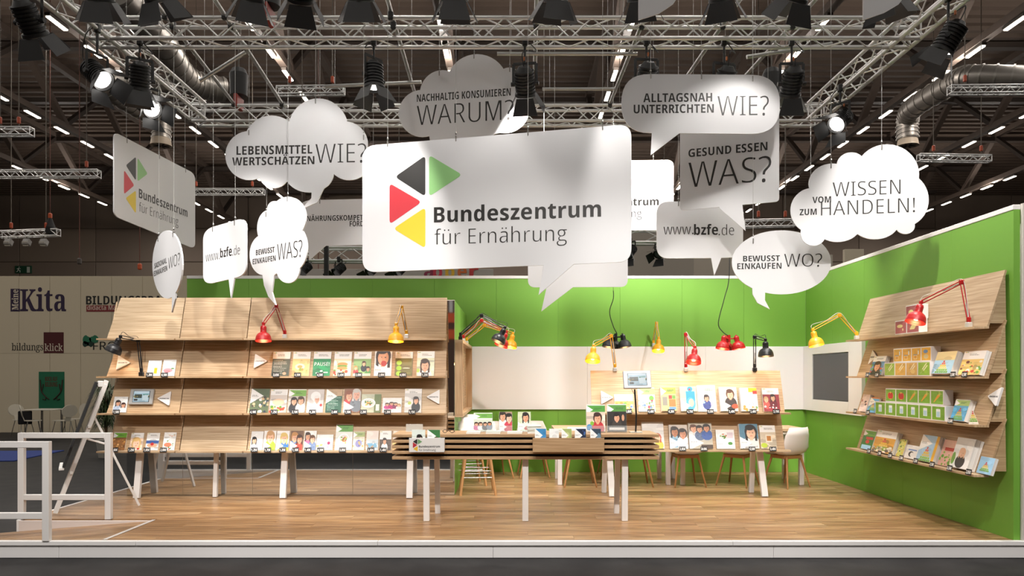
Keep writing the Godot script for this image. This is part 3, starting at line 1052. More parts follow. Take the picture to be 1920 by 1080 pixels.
func pos_of(pl: Dictionary, uv: Vector2, off := 0.0) -> Vector3:
	return pl.a + pl.r * uv.x + Vector3.UP * uv.y + pl.n * off

const BT := 0.016
func bubble(label: String, pl: Dictionary, outline: PackedVector2Array, texts: Array, wires: Array) -> Node3D:
	var uv := PackedVector2Array()
	var c := Vector2.ZERO
	for p in outline:
		var q := uv_of(pl, p.x, p.y)
		if uv.is_empty() or uv[uv.size() - 1].distance_to(q) > 0.002:
			uv.append(q)
			c += q
	c /= uv.size()
	var o := thing("speech_bubble_sign", label, "hanging sign", pos_of(pl, c), "speech bubble signs hung from the trusses")
	var loc := PackedVector2Array()
	for q in uv:
		loc.append(q - c)
	var bs := Basis(pl.r, Vector3.UP, pl.n)
	mi("board", slab(loc, BT), mat("d9d9db", 0.45), o, Transform3D(bs, pos_of(pl, c)))
	for t in texts:
		# [string, font, x left, x right, baseline y left, baseline y right, cap height in px]
		var a := uv_of(pl, t[2], t[4])
		var b := uv_of(pl, t[3], t[5])
		var h := uv_of(pl, t[2], t[4] - t[6]).y - a.y
		var f: Font = {"b": font_b, "l": font_l, "r": font_r, "w": font_w}[t[1]]
		letter(o, t[0], f, pos_of(pl, Vector2(a.x, (a.y + b.y) * 0.5), BT * 0.5 + 0.0005), pl.r, Vector3.UP, b.x - a.x, h, mat("23211f", 0.42), 0.001)
	for w in wires:
		var q := uv_of(pl, w[0], w[1])
		var p := pos_of(pl, q, 0.0)
		rod("wire", p, Vector3(p.x, ROOF + 0.05, p.z), 0.0022, mat("b9b9b6", 0.35, 0.6), o, false)
		mi("hook", box(0.012, 0.06, BT + 0.012, 0.003), mat("8d8a86", 0.35, 0.8), o, Transform3D(bs, p + Vector3(0, -0.012, 0)))
		mi("ring", lathe([Vector2(0.006, 0.03), Vector2(0.011, 0.045), Vector2(0.006, 0.06)], 8), mat("8d8a86", 0.35, 0.8), o, Transform3D(bs, p))
	return o

# the four-triangle mark and the two lines of lettering, in fractions of the sign's rectangle
func centre_mark(o: Node3D, pl: Dictionary, u0: float, u1: float, v0: float, v1: float, texts := true) -> void:
	var W0 := u1 - u0
	var H0 := v1 - v0
	for t in [["2b2a29", [[0.121, 0.665], [0.232, 0.83], [0.232, 0.53]]], ["8fc47e", [[0.25, 0.83], [0.367, 0.685], [0.25, 0.53]]], ["cf3a44", [[0.102, 0.60], [0.214, 0.465], [0.102, 0.305]]], ["e0c434", [[0.119, 0.265], [0.232, 0.41], [0.232, 0.12]]]]:
		var pts := []
		var cc := Vector2.ZERO
		for q in t[1]:
			pts.append(Vector2(u0 + q[0] * W0, v0 + q[1] * H0))
			cc += pts[pts.size() - 1] / 3.0
		var poly := round_px(pts, H0 * 0.035)
		var loc := PackedVector2Array()
		for q in poly:
			loc.append(q - cc)
		mi("triangle_mark", slab(loc, 0.001), mat(t[0], 0.45), o, Transform3D(Basis(pl.r, Vector3.UP, pl.n), pos_of(pl, cc, BT * 0.5 + 0.0008)))
	if texts:
		letter(o, "Bundeszentrum", font_b, pos_of(pl, Vector2(u0 + 0.266 * W0, v0 + 0.335 * H0), BT * 0.5 + 0.0005), pl.r, Vector3.UP, 0.62 * W0, 0.115 * H0, mat("23211f", 0.42), 0.001)
		letter(o, "für Ernährung", font_l, pos_of(pl, Vector2(u0 + 0.268 * W0, v0 + 0.165 * H0), BT * 0.5 + 0.0005), pl.r, Vector3.UP, 0.49 * W0, 0.112 * H0, mat("23211f", 0.42), 0.001)

func rect_uv(pl: Dictionary, x0: float, y0: float, x1: float, y1: float) -> Array:
	var a := uv_of(pl, x0, y1)
	var b := uv_of(pl, x1, y0)
	return [a.x, b.x, a.y, b.y]

func V(a: Array) -> Array:
	var o := []
	for i in range(0, a.size(), 2):
		o.append(Vector2(a[i], a[i + 1]))
	return o

func pv(a: Array) -> PackedVector2Array:
	var p := PackedVector2Array(V(a))
	if Geometry2D.is_polygon_clockwise(p):
		p.reverse()
	return p

func signs() -> void:
	var pl: Dictionary
	var o: Node3D
	var out: PackedVector2Array
	# main sign
	pl = plane_of(680, 8.0, 1184, 7.52)
	out = merge_px([round_px(V([680, 511, 1184, 491, 1184, 233, 680, 274]), 26), pv([1020, 494, 1010, 553, 1080, 492, 1080, 470, 1020, 470])])
	o = bubble("large white rounded speech bubble with four coloured triangles reading Bundeszentrum für Ernährung", pl, out, [], [[727, 268], [855, 258], [990, 247], [1130, 236]])
	var m0 := uv_of(pl, 680, 511)
	var m1 := uv_of(pl, 1184, 233)
	var rr := [m0.x, m1.x, m0.y, m1.y]
	for t in [["2b2a29", [741, 332, 798, 292, 798, 369]], ["8fc47e", [805, 291, 867, 328, 805, 369]], ["cf3a44", [731, 344, 791, 379, 731, 421]], ["e0c434", [738, 429, 798, 389, 798, 466]]]:
		var pts := []
		var cc := Vector2.ZERO
		for q in V(t[1]):
			pts.append(uv_of(pl, q.x, q.y))
			cc += pts[pts.size() - 1] / 3.0
		var loc := PackedVector2Array()
		for q in round_px(pts, 0.05):
			loc.append(q - cc)
		mi("triangle_mark", slab(loc, 0.001), mat(t[0], 0.45), o, Transform3D(Basis(pl.r, Vector3.UP, pl.n), pos_of(pl, cc, BT * 0.5 + 0.0008)))
	for t in [["Bundeszentrum", font_b, 814, 1127, 419, 405, 28.5], ["für Ernährung", font_l, 815, 1063, 459, 451, 27.5]]:
		var a := uv_of(pl, t[2], t[4])
		var b := uv_of(pl, t[3], t[5])
		letter(o, t[0], t[1], pos_of(pl, Vector2(a.x, (a.y + b.y) * 0.5), BT * 0.5 + 0.0005), pl.r, Vector3.UP, b.x - a.x, uv_of(pl, t[2], t[4] - t[6]).y - a.y, mat("23211f", 0.42), 0.001)
	# same sign along the aisle side, seen at a slant
	pl = plane_of(213, 8.9, 365, 10.75)
	out = round_px(V([213, 405, 365, 467, 365, 326, 213, 247]), 12)
	o = bubble("slanting white rounded sign with four coloured triangles facing the aisle", pl, out, [], [[237, 262], [298, 292], [347, 318]])
	var a0 := uv_of(pl, 213, 405)
	var a1 := uv_of(pl, 365, 326)
	centre_mark(o, pl, a0.x, a1.x, a0.y, a1.y)
	# back copy behind the main sign
	pl = plane_of(1010, 9.6, 1263, 9.5)
	out = round_px(V([1010, 432, 1263, 432, 1263, 300, 1010, 303]), 13)
	o = bubble("white rounded sign mostly hidden behind the large main sign, showing the ends of its lettering", pl, out, [["Bundeszentrum", "b", 1080, 1235, 386, 386, 14], ["für Ernährung", "l", 1082, 1203, 408, 408, 14]], [[1040, 302], [1225, 301]])
	var b0 := uv_of(pl, 1010, 432)
	var b1 := uv_of(pl, 1263, 301)
	centre_mark(o, pl, b0.x, b1.x, b0.y, b1.y, false)
	# plain bubble low behind the main sign
	pl = plane_of(990, 9.2, 1177, 9.1)
	out = merge_px([round_px(V([990, 539, 1177, 538, 1177, 420, 990, 422]), 14), pv([1025, 520, 1025, 538, 1015, 584, 1075, 538, 1075, 520])])
	bubble("plain white speech bubble hanging low behind the large main sign", pl, out, [], [[1020, 421], [1150, 420]])
	# aisle side: ellipse, square, cloud
	pl = plane_of(287, 8.6, 343, 7.6)
	out = merge_px([ellipse_px(315, 496, 28, 64), pv([322, 540, 331, 540, 330, 560, 323, 586, 324, 562])])
	bubble("narrow slanted oval bubble reading SAISONAL EINKAUFEN WO?", pl, out, [["SAISONAL", "b", 291, 314, 503, 494, 9.5], ["EINKAUFEN", "b", 290, 315, 518, 508, 9.5], ["WO?", "l", 317, 339, 507, 493, 21]], [[298, 446], [326, 437]])
	pl = plane_of(382, 8.7, 463, 8.1)
	out = merge_px([round_px(V([382, 535, 463, 516, 463, 407, 382, 431]), 20), pv([430, 515, 430, 525, 434, 559, 440, 524, 440, 515])])
	bubble("small slanted rounded square bubble reading www.bzfe.de beside the oval", pl, out, [["www.", "w", 387, 413, 491, 486, 17], ["bzfe", "b", 414, 436, 484, 479, 17], [".de", "l", 437, 451, 480, 476, 17]], [[400, 428], [441, 416]])
	pl = plane_of(468, 8.8, 577, 8.1)
	out = merge_px([ellipse_px(530, 460, 40, 55), ellipse_px(541, 408, 34, 39), ellipse_px(516, 392, 14, 15), ellipse_px(505, 428, 22, 34), ellipse_px(495, 478, 26, 38), ellipse_px(552, 465, 25, 42), ellipse_px(541, 504, 22, 27), ellipse_px(505, 500, 18, 20), pv([492, 508, 496, 535, 504, 556, 518, 572, 511, 548, 516, 508])])
	bubble("upright cloud bubble reading BEWUSST EINKAUFEN WAS?", pl, out, [["BEWUSST", "b", 481, 516, 480, 472, 10], ["EINKAUFEN", "b", 475, 518, 497, 488, 10], ["WAS?", "l", 521, 568, 488, 481, 30]], [[500, 400], [540, 371]])
	# big cloud
	pl = plane_of(423, 8.5, 690, 8.4)
	out = merge_px([ellipse_px(560, 285, 90, 55), ellipse_px(597, 242, 56, 57), ellipse_px(510, 268, 52, 51), ellipse_px(468, 292, 45, 46), ellipse_px(648, 272, 42, 44), ellipse_px(655, 305, 38, 33), ellipse_px(514, 330, 27, 23), ellipse_px(580, 325, 46, 36), pv([575, 350, 585, 350, 584, 372, 566, 392, 595, 380, 612, 345, 600, 335])])
	bubble("large lit white cloud bubble reading LEBENSMITTEL WERTSCHÄTZEN WIE?", pl, out, [["LEBENSMITTEL", "b", 444, 586, 291, 288, 16], ["WERTSCHÄTZEN", "b", 436, 590, 311, 308, 15], ["WIE?", "l", 592, 687, 307, 303, 35]], [[467, 247], [592, 188], [682, 256]])
	# grey bubble behind it
	pl = plane_of(560, 9.7, 730, 9.6)
	out = merge_px([round_px(V([560, 462, 730, 458, 730, 372, 560, 376]), 24), pv([578, 440, 580, 488, 614, 458, 614, 440])])
	bubble("shaded grey bubble behind the lit cloud reading ERNÄHRUNGSKOMPETENZ FÖRDERN", pl, out, [["ERNÄHRUNGSKOMPETENZ", "b", 563, 702, 416, 412, 10], ["FÖRDERN", "b", 656, 702, 425, 424, 10]], [[600, 376], [700, 373]])
	# grey cloud
	pl = plane_of(748, 9.4, 993, 9.1)
	out = merge_px([ellipse_px(872, 205, 95, 52), ellipse_px(895, 160, 58, 58), ellipse_px(830, 178, 43, 46), ellipse_px(792, 213, 44, 44), ellipse_px(955, 152, 24, 25), ellipse_px(947, 203, 46, 47), ellipse_px(870, 225, 95, 34), pv([803, 240, 808, 275, 920, 270, 930, 240])])
	bubble("shaded grey cloud bubble reading NACHHALTIG KONSUMIEREN WARUM?", pl, out, [["NACHHALTIG KONSUMIEREN", "b", 782, 958, 193, 178, 13.5], ["WARUM?", "l", 782, 963, 235, 224, 36]], [[824, 136], [889, 104], [956, 129]])
	# pill
	pl = plane_of(1165, 8.1, 1462, 8.05)
	out = merge_px([round_px(V([1165, 249, 1462, 252, 1462, 141, 1165, 139]), 58), pv([1223, 235, 1220, 291, 1275, 249, 1275, 235])])
	bubble("long white pill shaped bubble reading ALLTAGSNAH UNTERRICHTEN WIE?", pl, out, [["ALLTAGSNAH", "b", 1206, 1335, 191, 192, 16], ["UNTERRICHTEN", "b", 1188, 1338, 212, 213, 16], ["WIE?", "l", 1345, 1441, 216, 217, 36]], [[1220, 141], [1315, 142], [1411, 146]])
	pl = plane_of(1275, 8.75, 1461, 8.4)
	out = merge_px([round_px(V([1275, 395, 1461, 378, 1461, 205, 1275, 228]), 8), pv([1340, 372, 1350, 391, 1398, 433, 1392, 384, 1392, 372])])
	bubble("square bubble behind the pill reading GESUND ESSEN WAS?", pl, out, [["GESUND ESSEN", "b", 1291, 1439, 298, 279, 15], ["WAS?", "l", 1291, 1446, 353, 338, 46]], [[1300, 228], [1440, 210]])
	pl = plane_of(1231, 8.95, 1393, 8.9)
	out = merge_px([round_px(V([1231, 485, 1393, 483, 1393, 378, 1231, 378]), 24), pv([1333, 470, 1333, 484, 1339, 517, 1352, 484, 1352, 470])])
	bubble("white rounded bubble reading www.bzfe.de below the square bubble", pl, out, [["www.", "w", 1244, 1300, 439, 440, 19], ["bzfe", "b", 1301, 1346, 440, 441, 19], [".de", "l", 1347, 1376, 441, 441, 19]], [[1272, 380], [1360, 382]])
	pl = plane_of(1372, 8.3, 1558, 8.2)
	out = merge_px([ellipse_px(1465, 492, 93, 60, 56), pv([1410, 535, 1411, 552, 1420, 568, 1443, 580, 1434, 563, 1434, 545])])
	bubble("white oval bubble reading BEWUSST EINKAUFEN WO? near the green wall", pl, out, [["BEWUSST", "b", 1393, 1462, 491, 489, 10.5], ["EINKAUFEN", "b", 1382, 1465, 506, 503, 11], ["WO?", "l", 1470, 1541, 501, 499, 24]], [[1412, 450], [1520, 445]])
	pl = plane_of(1483, 7.95, 1740, 7.7)
	out = merge_px([ellipse_px(1610, 378, 95, 55), ellipse_px(1663, 328, 60, 57), ellipse_px(1596, 312, 28, 26), ellipse_px(1560, 345, 44, 38), ellipse_px(1522, 395, 40, 42), ellipse_px(1695, 375, 46, 50), ellipse_px(1697, 424, 18, 15), ellipse_px(1640, 415, 46, 34), ellipse_px(1570, 420, 45, 34), ellipse_px(1525, 437, 24, 24)])
	bubble("white cloud bubble reading VOM WISSEN ZUM HANDELN! near the green wall", pl, out, [["VOM", "b", 1523, 1558, 382, 379, 11.5], ["ZUM", "b", 1499, 1531, 405, 402, 11.5], ["WISSEN", "l", 1561, 1688, 373, 359, 26], ["HANDELN!", "l", 1539, 1715, 412, 390, 26]], [[1558, 308], [1653, 274]])
	# two bubbles that hang closer, only their tails reach into view
	pl = plane_of(1150, 6.5, 1420, 6.5)
	out = merge_px([round_px(V([1110, -20, 1400, -20, 1400, -170, 1110, -170]), 40), pv([1197, -40, 1197, 38, 1235, 26, 1262, 8, 1280, -20, 1280, -40])])
	bubble("white bubble above the pill, of which only the curved tail shows", pl, out, [], [[1150, -168], [1360, -168]])
	pl = plane_of(1560, 6.5, 1860, 6.5)
	out = merge_px([round_px(V([1570, -20, 1850, -20, 1850, -170, 1570, -170]), 40), pv([1618, -40, 1618, 38, 1658, 24, 1685, 8, 1705, -20, 1705, -40])])
	bubble("white bubble over the wall side, of which only the curved tail shows", pl, out, [], [[1600, -168], [1800, -168]])

# ---------------------------------------------------------------- leaning display shelves
const LEDGES := [1.945, 1.487, 1.04, 0.583]
const LEAN := 0.3132
const OUT := 0.19
# frame: origin on the floor in the plane behind the shelf, x along the shelf, z out of it
func tier(o: Node3D, fr: Transform3D, xa: float, xb: float, yl: float, m: Material, lm: Material, cut := 0.0, over := 0.05, tip := 0.0) -> void:
	var L := xb - xa
	var hb := 0.552
	var bs := Basis(Vector3.RIGHT, -LEAN)
	var mesh: ArrayMesh
	var ctr := Vector3((xa + xb) * 0.5, yl - 0.01, OUT - 0.002)
	# board: a flat plank, its left end may be cut at a slant
	mesh = slab(PackedVector2Array([Vector2(-L * 0.5, 0), Vector2(L * 0.5, 0), Vector2(L * 0.5, hb), Vector2(-L * 0.5 + cut, hb)]), 0.018)
	mi("back_board", mesh, m, o, fr * Transform3D(bs, ctr))
	var a := xa - over
	var b := xb + over
	var ledge := slab(PackedVector2Array([Vector2(a, -0.012), Vector2(b, -0.012), Vector2(b - 0.015, 0.115), Vector2(a - tip, 0.115)]), 0.02)
	mi("ledge", ledge, lm, o, fr * Transform3D(Basis(Vector3.RIGHT, Vector3.BACK, Vector3.DOWN), Vector3(0, yl - 0.0105, OUT)))
	# wedge cheeks that hold the board off the wall
	for x in [xa + 0.03, xb - 0.03]:
		var ck := slab(PackedVector2Array([Vector2(0.004, 0.03), Vector2(OUT - 0.03, 0.03), Vector2(0.012, 0.47)]), 0.018)
		mi("cheek", ck, m, o, fr * Transform3D(Basis(Vector3.UP, -PI / 2), Vector3(x, yl, 0.0)))

func on_tier(fr: Transform3D, x: float, yl: float, lift := 0.0, off := 0.0) -> Transform3D:
	return fr * Transform3D(Basis(Vector3.RIGHT, -LEAN), Vector3(x, yl + 0.0005, OUT + 0.009) + Basis(Vector3.RIGHT, -LEAN) * Vector3(0, lift, off))

var cover_seed := 0
func cover_quad(c: Vector2i, w: float, h: float) -> ArrayMesh:
	var st := start()
	var u0 := (c.x + 0.5) / AT
	var u1 := (c.x + CW - 0.5) / AT
	var v0 := (c.y + 0.5) / AT
	var v1 := (c.y + CH - 0.5) / AT
	quad(st, Vector3(-w / 2, 0, 0), Vector3(w / 2, 0, 0), Vector3(w / 2, h, 0), Vector3(-w / 2, h, 0), Vector3.BACK, [Vector2(u0, v1), Vector2(u1, v1), Vector2(u1, v0), Vector2(u0, v0)])
	return st.commit()

# xf: bottom middle of the back of the pile, z out
func brochure(label: String, xf: Transform3D, w: float, h: float, t: float, spec: String, group := "brochures on the stand's shelves") -> Node3D:
	var o := thing("brochure", label, "brochure", xf.origin, group)
	var n := clampi(roundi(t / 0.014), 1, 5)
	cover_seed += 1
	var st := t / n
	for i in n:
		var j := sin(i * 12.9 + cover_seed * 3.1) * 0.002 * (1 if i < n - 1 else 0)
		mi("copy", box(snappedf(w, 0.001), snappedf(h, 0.001), snappedf(st - 0.0006, 0.0001), 0.0006), mat(["eeebe6", "e2ded8", "f0eeea"][i % 3], 0.6), o, xf * T(Vector3(j, h * 0.5, st * (i + 0.5))))
	mi("cover", cover_quad(paint(spec, cover_seed), w - 0.001, h - 0.001), atlas_mat, o, xf * T(Vector3(0, 0.0005, t + 0.0003)))
	return o

func price(fr: Transform3D, x: float, yl: float, s: String, label: String, group: String) -> void:
	var xf := fr * Transform3D(Basis(Vector3.RIGHT, -0.2), Vector3(x, yl + 0.017, OUT + 0.124))
	var o := thing("price_tag", label, "price tag", xf.origin, group)
	mi("card", box(0.084, 0.056, 0.003, 0.0008), mat("101215", 0.6), o, xf)
	letter(o, s, font_b, xf * Vector3(-0.035, -0.015, 0.0018), xf.basis.x, xf.basis.y, 0.07, 0.03, mat("f2f2f0", 0.6), 0.0006)

func pointer(label: String, xf: Transform3D, size: float, dir: float, s: String) -> void:
	var o := thing("triangle_sign", label, "sign", xf.origin, "small white triangle signs on the display boards")
	var k := size
	var pts := [Vector2(-0.43 * k * dir, -0.5 * k), Vector2(0.43 * k * dir, 0), Vector2(-0.43 * k * dir, 0.5 * k)]
	mi("plate", slab(round_px(pts, 0.018), 0.02), mat("e8e4e2", 0.45), o, xf * T(Vector3(0, 0, 0.011)))
	letter(o, s, font_b, xf * Vector3(-0.38 * k if dir > 0 else -0.26 * k, -0.01, 0.0215), xf.basis.x, xf.basis.y, 0.62 * k, 0.016, mat("2a2a2a", 0.5), 0.0006)

func left_shelves() -> void:
	var wd := 9.24
	var fr := T(Vector3(0, 0, -wd))
	var bd := wd - OUT
	var X := func(px: float) -> float: return (px - CX) * bd / FPX
	var leg := mat("dedad7", 0.45)
	var units := [[-4.96, -4.075, 0.085, "oak display shelf with four ledges at the slanted open end of the mirrored wall"], [-4.065, -3.255, 0.0, "empty middle oak display shelf in front of the mirrored wall"], [-3.245, -0.82, 0.0, "long oak display shelf full of brochures in front of the mirrored wall"]]
	var k := 0
	for u in units:
		var o := thing("display_shelf", u[3], "shelf", Vector3((u[0] + u[1]) * 0.5, 0, -bd), "oak display shelves with leaning boards")
		for i in 4:
			tier(o, fr, u[0], u[1], LEDGES[i], W.oak[(i + k) % 4], W.oak[(i + 1) % 4], u[2], 0.004, 0.06 if k == 0 else 0.0)
		for lx in [[-4.58], [], [-2.8, -1.26]][k]:
			bar("leg", Vector3(lx, 0.003, -bd + 0.03), Vector3(lx, LEDGES[3] - 0.03, -bd - 0.06), 0.075, 0.05, leg, o)
		if k == 1:
			bar("leg", Vector3(-3.66, 0.003, -bd - 0.06), Vector3(-3.66, LEDGES[3] - 0.03, -bd - 0.1), 0.05, 0.05, leg, o)
		k += 1
	var rows := [
		# x0, y0, x1, thickness, tier, label, print
		[509, 660, 542, 0.012, 1, "dark chalkboard brochure full of white words on the long shelf's upper ledge", "hd art:3f4d42:0.3 tx:e8e8e0 o:0.75:0.9:0.1:0.06:d8a080"],
		[547, 660, 580, 0.012, 1, "yellow brochure with a rolled pastry on the long shelf's upper ledge", "hd art:e8cf8a:0.3 o:0.45:0.62:0.28:0.13:f4ead0 o:0.45:0.62:0.14:0.06:d8a860 v:8:0.72:0.95:9ab04a,e8d8a0,d89a4a"],
		[586, 660, 619, 0.012, 1, "green brochure with the chalk word PAUSE on the long shelf's upper ledge", "hd art:1f8a52:0.3 o:0.3:0.88:0.12:0.03:e8f0e8 o:0.5:0.8:0.08:0.04:e8f0e8 r:0.62:0.84:0.88:0.88:e8f0e8"],
		[625, 660, 658, 0.012, 1, "pale brochure with a filled sandwich on the long shelf's upper ledge", "hd art:f0e4c0:0.3 o:0.5:0.52:0.3:0.08:c88a48 o:0.5:0.6:0.3:0.05:6a9a3a o:0.5:0.68:0.3:0.07:d09850 v:9:0.75:0.95:e8c860,b84a30,7aa040"],
		[662, 660, 695, 0.012, 1, "brochure with a teacher and children in a garden on the long shelf's upper ledge", "hd art:8fb070:0.3 f:0.6:0.5:0.1:4a2c1c:e8b890:2c2e36 f:0.15:0.68:0.09:c09050:e8b890:d04040 f:0.85:0.72:0.1:3a2418:e0a880:5a9a50 r:0:0.9:1:1:e8dcc0"],
		[701, 659, 734, 0.012, 1, "white brochure with a child biting a red apple on the long shelf's upper ledge", "bg:f0ece8 f:0.5:0.24:0.36:2a1a14:dca07c:f4f0ee o:0.55:0.5:0.16:0.11:b8322a tr"],
		[740, 660, 773, 0.012, 1, "olive brochure with three green apples on the long shelf's upper ledge", "hd art:6a6a34:0.28 o:0.24:0.46:0.15:0.1:a6d83a o:0.24:0.68:0.15:0.1:9ad030 o:0.24:0.9:0.15:0.1:a0d434 lines o:0.65:0.68:0.22:0.02:e8e8d0"],
		[781, 659, 814, 0.012, 1, "pale brochure with a dark-haired girl on the long shelf's upper ledge", "hd art:dce0c4:0.28 f:0.48:0.58:0.24:3a2218:e8b090:f4f0f0 o:0.08:0.78:0.1:0.08:b8d860"],
		[468, 730, 503, 0.012, 2, "white brochure with a crowd at a long table on the long shelf's middle ledge", "bg:5a6a4a v:40:0.35:0.98:2a3448,e8e4e0,d8b890,4a4038 tt"],
		[505, 731, 537, 0.012, 2, "brochure with hands cutting vegetables on the long shelf's middle ledge", "hd art:d8ccc4:0.25 o:0.5:0.55:0.35:0.14:e8c0a0 v:14:0.75:0.97:d84a2a,e8b030,8ac03a,5a9a2a"],
		[539, 731, 572, 0.012, 2, "green headed brochure with two smiling people on the long shelf's middle ledge", "gt:7ab048 art:c8c0b8:0.3 f:0.35:0.52:0.16:2a1c18:d8a080:2c2c34 f:0.74:0.5:0.17:4a3020:e0a888:e8e0d8"],
		[575, 731, 606, 0.012, 2, "pale brochure with a leaning cook in white on the long shelf's middle ledge", "bg:d0c8c4 o:0.5:0.3:0.3:0.2:f2eeec f:0.6:0.45:0.16:e8e4e0:d8a088:f4f2f0 o:0.85:0.68:0.08:0.06:b83030 tr"],
		[610, 731, 640, 0.012, 2, "dark green brochure with white handwriting and a white triangle on the long shelf's middle ledge", "bg:b89a78 art:1f5a44:0.3 tx:dcebe0 tt"],
		[644, 730, 676, 0.02, 2, "brochure with an elderly couple, one in red, on the long shelf's middle ledge", "bg:8a5a40 f:0.3:0.32:0.2:8a4a2c:e0a888:b8282c f:0.74:0.26:0.22:c8c0b8:e0a890:6a7078 tr"],
		[677, 740, 714, 0.012, 2, "wide brochure with a plate of green pasta on the long shelf's middle ledge", "bg:c8cbb0 r:0.66:0:1:1:6a7a48 pl:0.36:0.48:0.36 r:0.74:0.55:0.92:0.9:f0ece4"],
		[717, 747, 753, 0.012, 2, "wide white brochure with a group of four people on the long shelf's middle ledge", "bg:f4f2f0 f:0.25:0.45:0.1:4a3020:e0a888:c84a90 f:0.48:0.4:0.11:3a2418:d8a080:c02a70 f:0.68:0.42:0.1:2a1a14:e0a888:8a2a5a f:0.86:0.5:0.09:b08850:e8b898:e8e8e8"],
		[758, 730, 790, 0.014, 2, "pale grey brochure with a laughing woman in black on the long shelf's middle ledge", "hd art:d4d0cc:0.2 f:0.68:0.5:0.15:2a1a14:d8a080:24242a o:0.3:0.6:0.1:0.07:b8c860"],
		[469, 810, 492, 0.008, 3, "small white brochure with a dark-haired woman on the long shelf's lowest ledge", "bg:ecebea f:0.3:0.5:0.18:241814:e0b090:f0f0f0"],
		[493, 809, 516, 0.008, 3, "small brochure with a baby eating on the long shelf's lowest ledge", "bg:f0ece8 f:0.55:0.35:0.3:c89a68:f0c0a0:a8c83a tr"],
		[517, 809, 541, 0.008, 3, "small brochure with a blond toddler on the long shelf's lowest ledge", "bg:f2f0ee f:0.6:0.4:0.26:e0c070:f0c0a0:3a78c0 r:0:0.86:1:1:e8c040 tr"],
		[543, 809, 567, 0.008, 3, "small brochure with two children cuddling on the long shelf's lowest ledge", "bg:7a5a44 f:0.35:0.35:0.24:c08a50:e8b090:4a78b0 f:0.75:0.45:0.22:4a2c1c:e0a080:c84a3a tr"],
		[569, 809, 592, 0.008, 3, "small white brochure with a couple on the long shelf's lowest ledge", "bg:f0eeec f:0.3:0.3:0.2:3a2418:e0a888:d070a0 f:0.7:0.45:0.2:6a4428:e8b898:7a90b8 tr"],
		[593, 816, 624, 0.012, 3, "small wide white brochure with painted cups on the long shelf's lowest ledge", "bg:f6f4f2 lines v:10:0.55:0.9:e8a0c0,b0d070,f0d060,a0c0e8 o:0.75:0.55:0.09:0.1:a82a5a"],
		[628, 797, 660, 0.014, 3, "tall green headed brochure with a bowl of salad on the long shelf's lowest ledge", "gt:5a9a3c art:e4e8e2:0.3 o:0.5:0.64:0.42:0.26:c8d8d0 pl:0.5:0.62:0.36"],
		[661, 810, 683, 0.008, 3, "small beige brochure with a blue globe on the long shelf's lowest ledge", "bg:e4dcc8 gt:a8b878 o:0.5:0.65:0.28:0.2:8a88b8 v:8:0.5:0.8:c8a860,6a68a8"],
		[686, 809, 709, 0.008, 3, "small pale brochure with a kitchen worktop on the long shelf's lowest ledge", "hd bg:e8dcd4 art:c8d0d4:0.45 r:0.1:0.65:0.9:0.85:7ab0d0 v:8:0.6:0.9:e8e8e8,b89878"],
		[711, 809, 733, 0.008, 3, "small brochure with a cook in an apron on the long shelf's lowest ledge", "hd art:5a4a42:0.45 f:0.45:0.55:0.16:2a1c18:d8a080:f0eeec"],
		[736, 809, 757, 0.008, 3, "small orange tinted brochure behind the counter's end on the long shelf's lowest ledge", "hd bg:f0e0d0 art:e8b070:0.5 v:8:0.6:0.9:d87030,f0d080"],
		[276, 676, 301, 0.012, 1, "white brochure with a glass of orange juice under the black lamp", "hd bg:f6f5f4 r:0.52:0.5:0.74:0.85:e8c020 r:0.52:0.44:0.74:0.5:f4ecd0"],
		[304, 675, 328, 0.012, 1, "white brochure with slices of pink ham under the black lamp", "hd bg:f6f5f4 o:0.45:0.66:0.36:0.13:e8a0a8 o:0.4:0.72:0.26:0.08:d88890 o:0.8:0.55:0.12:0.04:5a9a4a"],
		[212, 745, 238, 0.02, 2, "white brochure with a young couple in light clothes beside the shelf tablet", "bg:efedeb f:0.35:0.42:0.17:241a18:d8a080:b8c8e0 f:0.75:0.55:0.15:3a1c14:e0a888:f0f0f0"],
		[210, 812, 235, 0.01, 3, "green headed brochure with potatoes on the slanted shelf's lowest ledge", "gt:7ab83a art:8a5c30:0.3 v:16:0.4:0.95:c8924a,e0b070,a87038"],
		[243, 813, 267, 0.01, 3, "brochure with a blond woman's face on the slanted shelf's lowest ledge", "hd art:e8c8b0:0.3 f:0.5:0.6:0.3:d8b070:f0c0a4:f0e8e0 o:0.7:0.92:0.1:0.06:c03a30"],
		[273, 813, 297, 0.01, 3, "brochure with hands holding a red apple on the slanted shelf's lowest ledge", "hd art:f0eeee:0.3 r:0:0.45:1:0.62:3a5a9a o:0.5:0.72:0.4:0.12:e0a888 o:0.5:0.65:0.13:0.09:c03030"],
		[305, 812, 328, 0.01, 3, "brochure with salmon and green herbs on the slanted shelf's lowest ledge", "bg:f0efec v:24:0.1:0.95:3a7a2a,c84a2a,6a9a30,e8c8b8 o:0.4:0.7:0.3:0.12:e8886a tt"],
	]
	for r in rows:
		var yl: float = LEDGES[r[4]]
		var d := bd + 0.02
		var w: float = (r[2] - r[0]) * d / FPX - 0.002
		var yb := CY - (yl - EYE) * FPX / (bd - 0.01)
		var h: float = (yb - r[1]) * d / FPX / cos(LEAN)
		var o := brochure(r[5], on_tier(fr, ((r[0] + r[2]) * 0.5 - CX) * (bd) / FPX, yl), w, h, r[3], r[6])
		if "PAUSE" in r[5]:
			var xf := on_tier(fr, ((r[0] + r[2]) * 0.5 - CX) * bd / FPX, yl)
			letter(o, "PAUSE!", font_r, xf * Vector3(-w * 0.42, h * 0.42, r[3] + 0.001), xf.basis.x, xf.basis.y, w * 0.85, h * 0.14, mat("f0f4f0", 0.6), 0.0005)
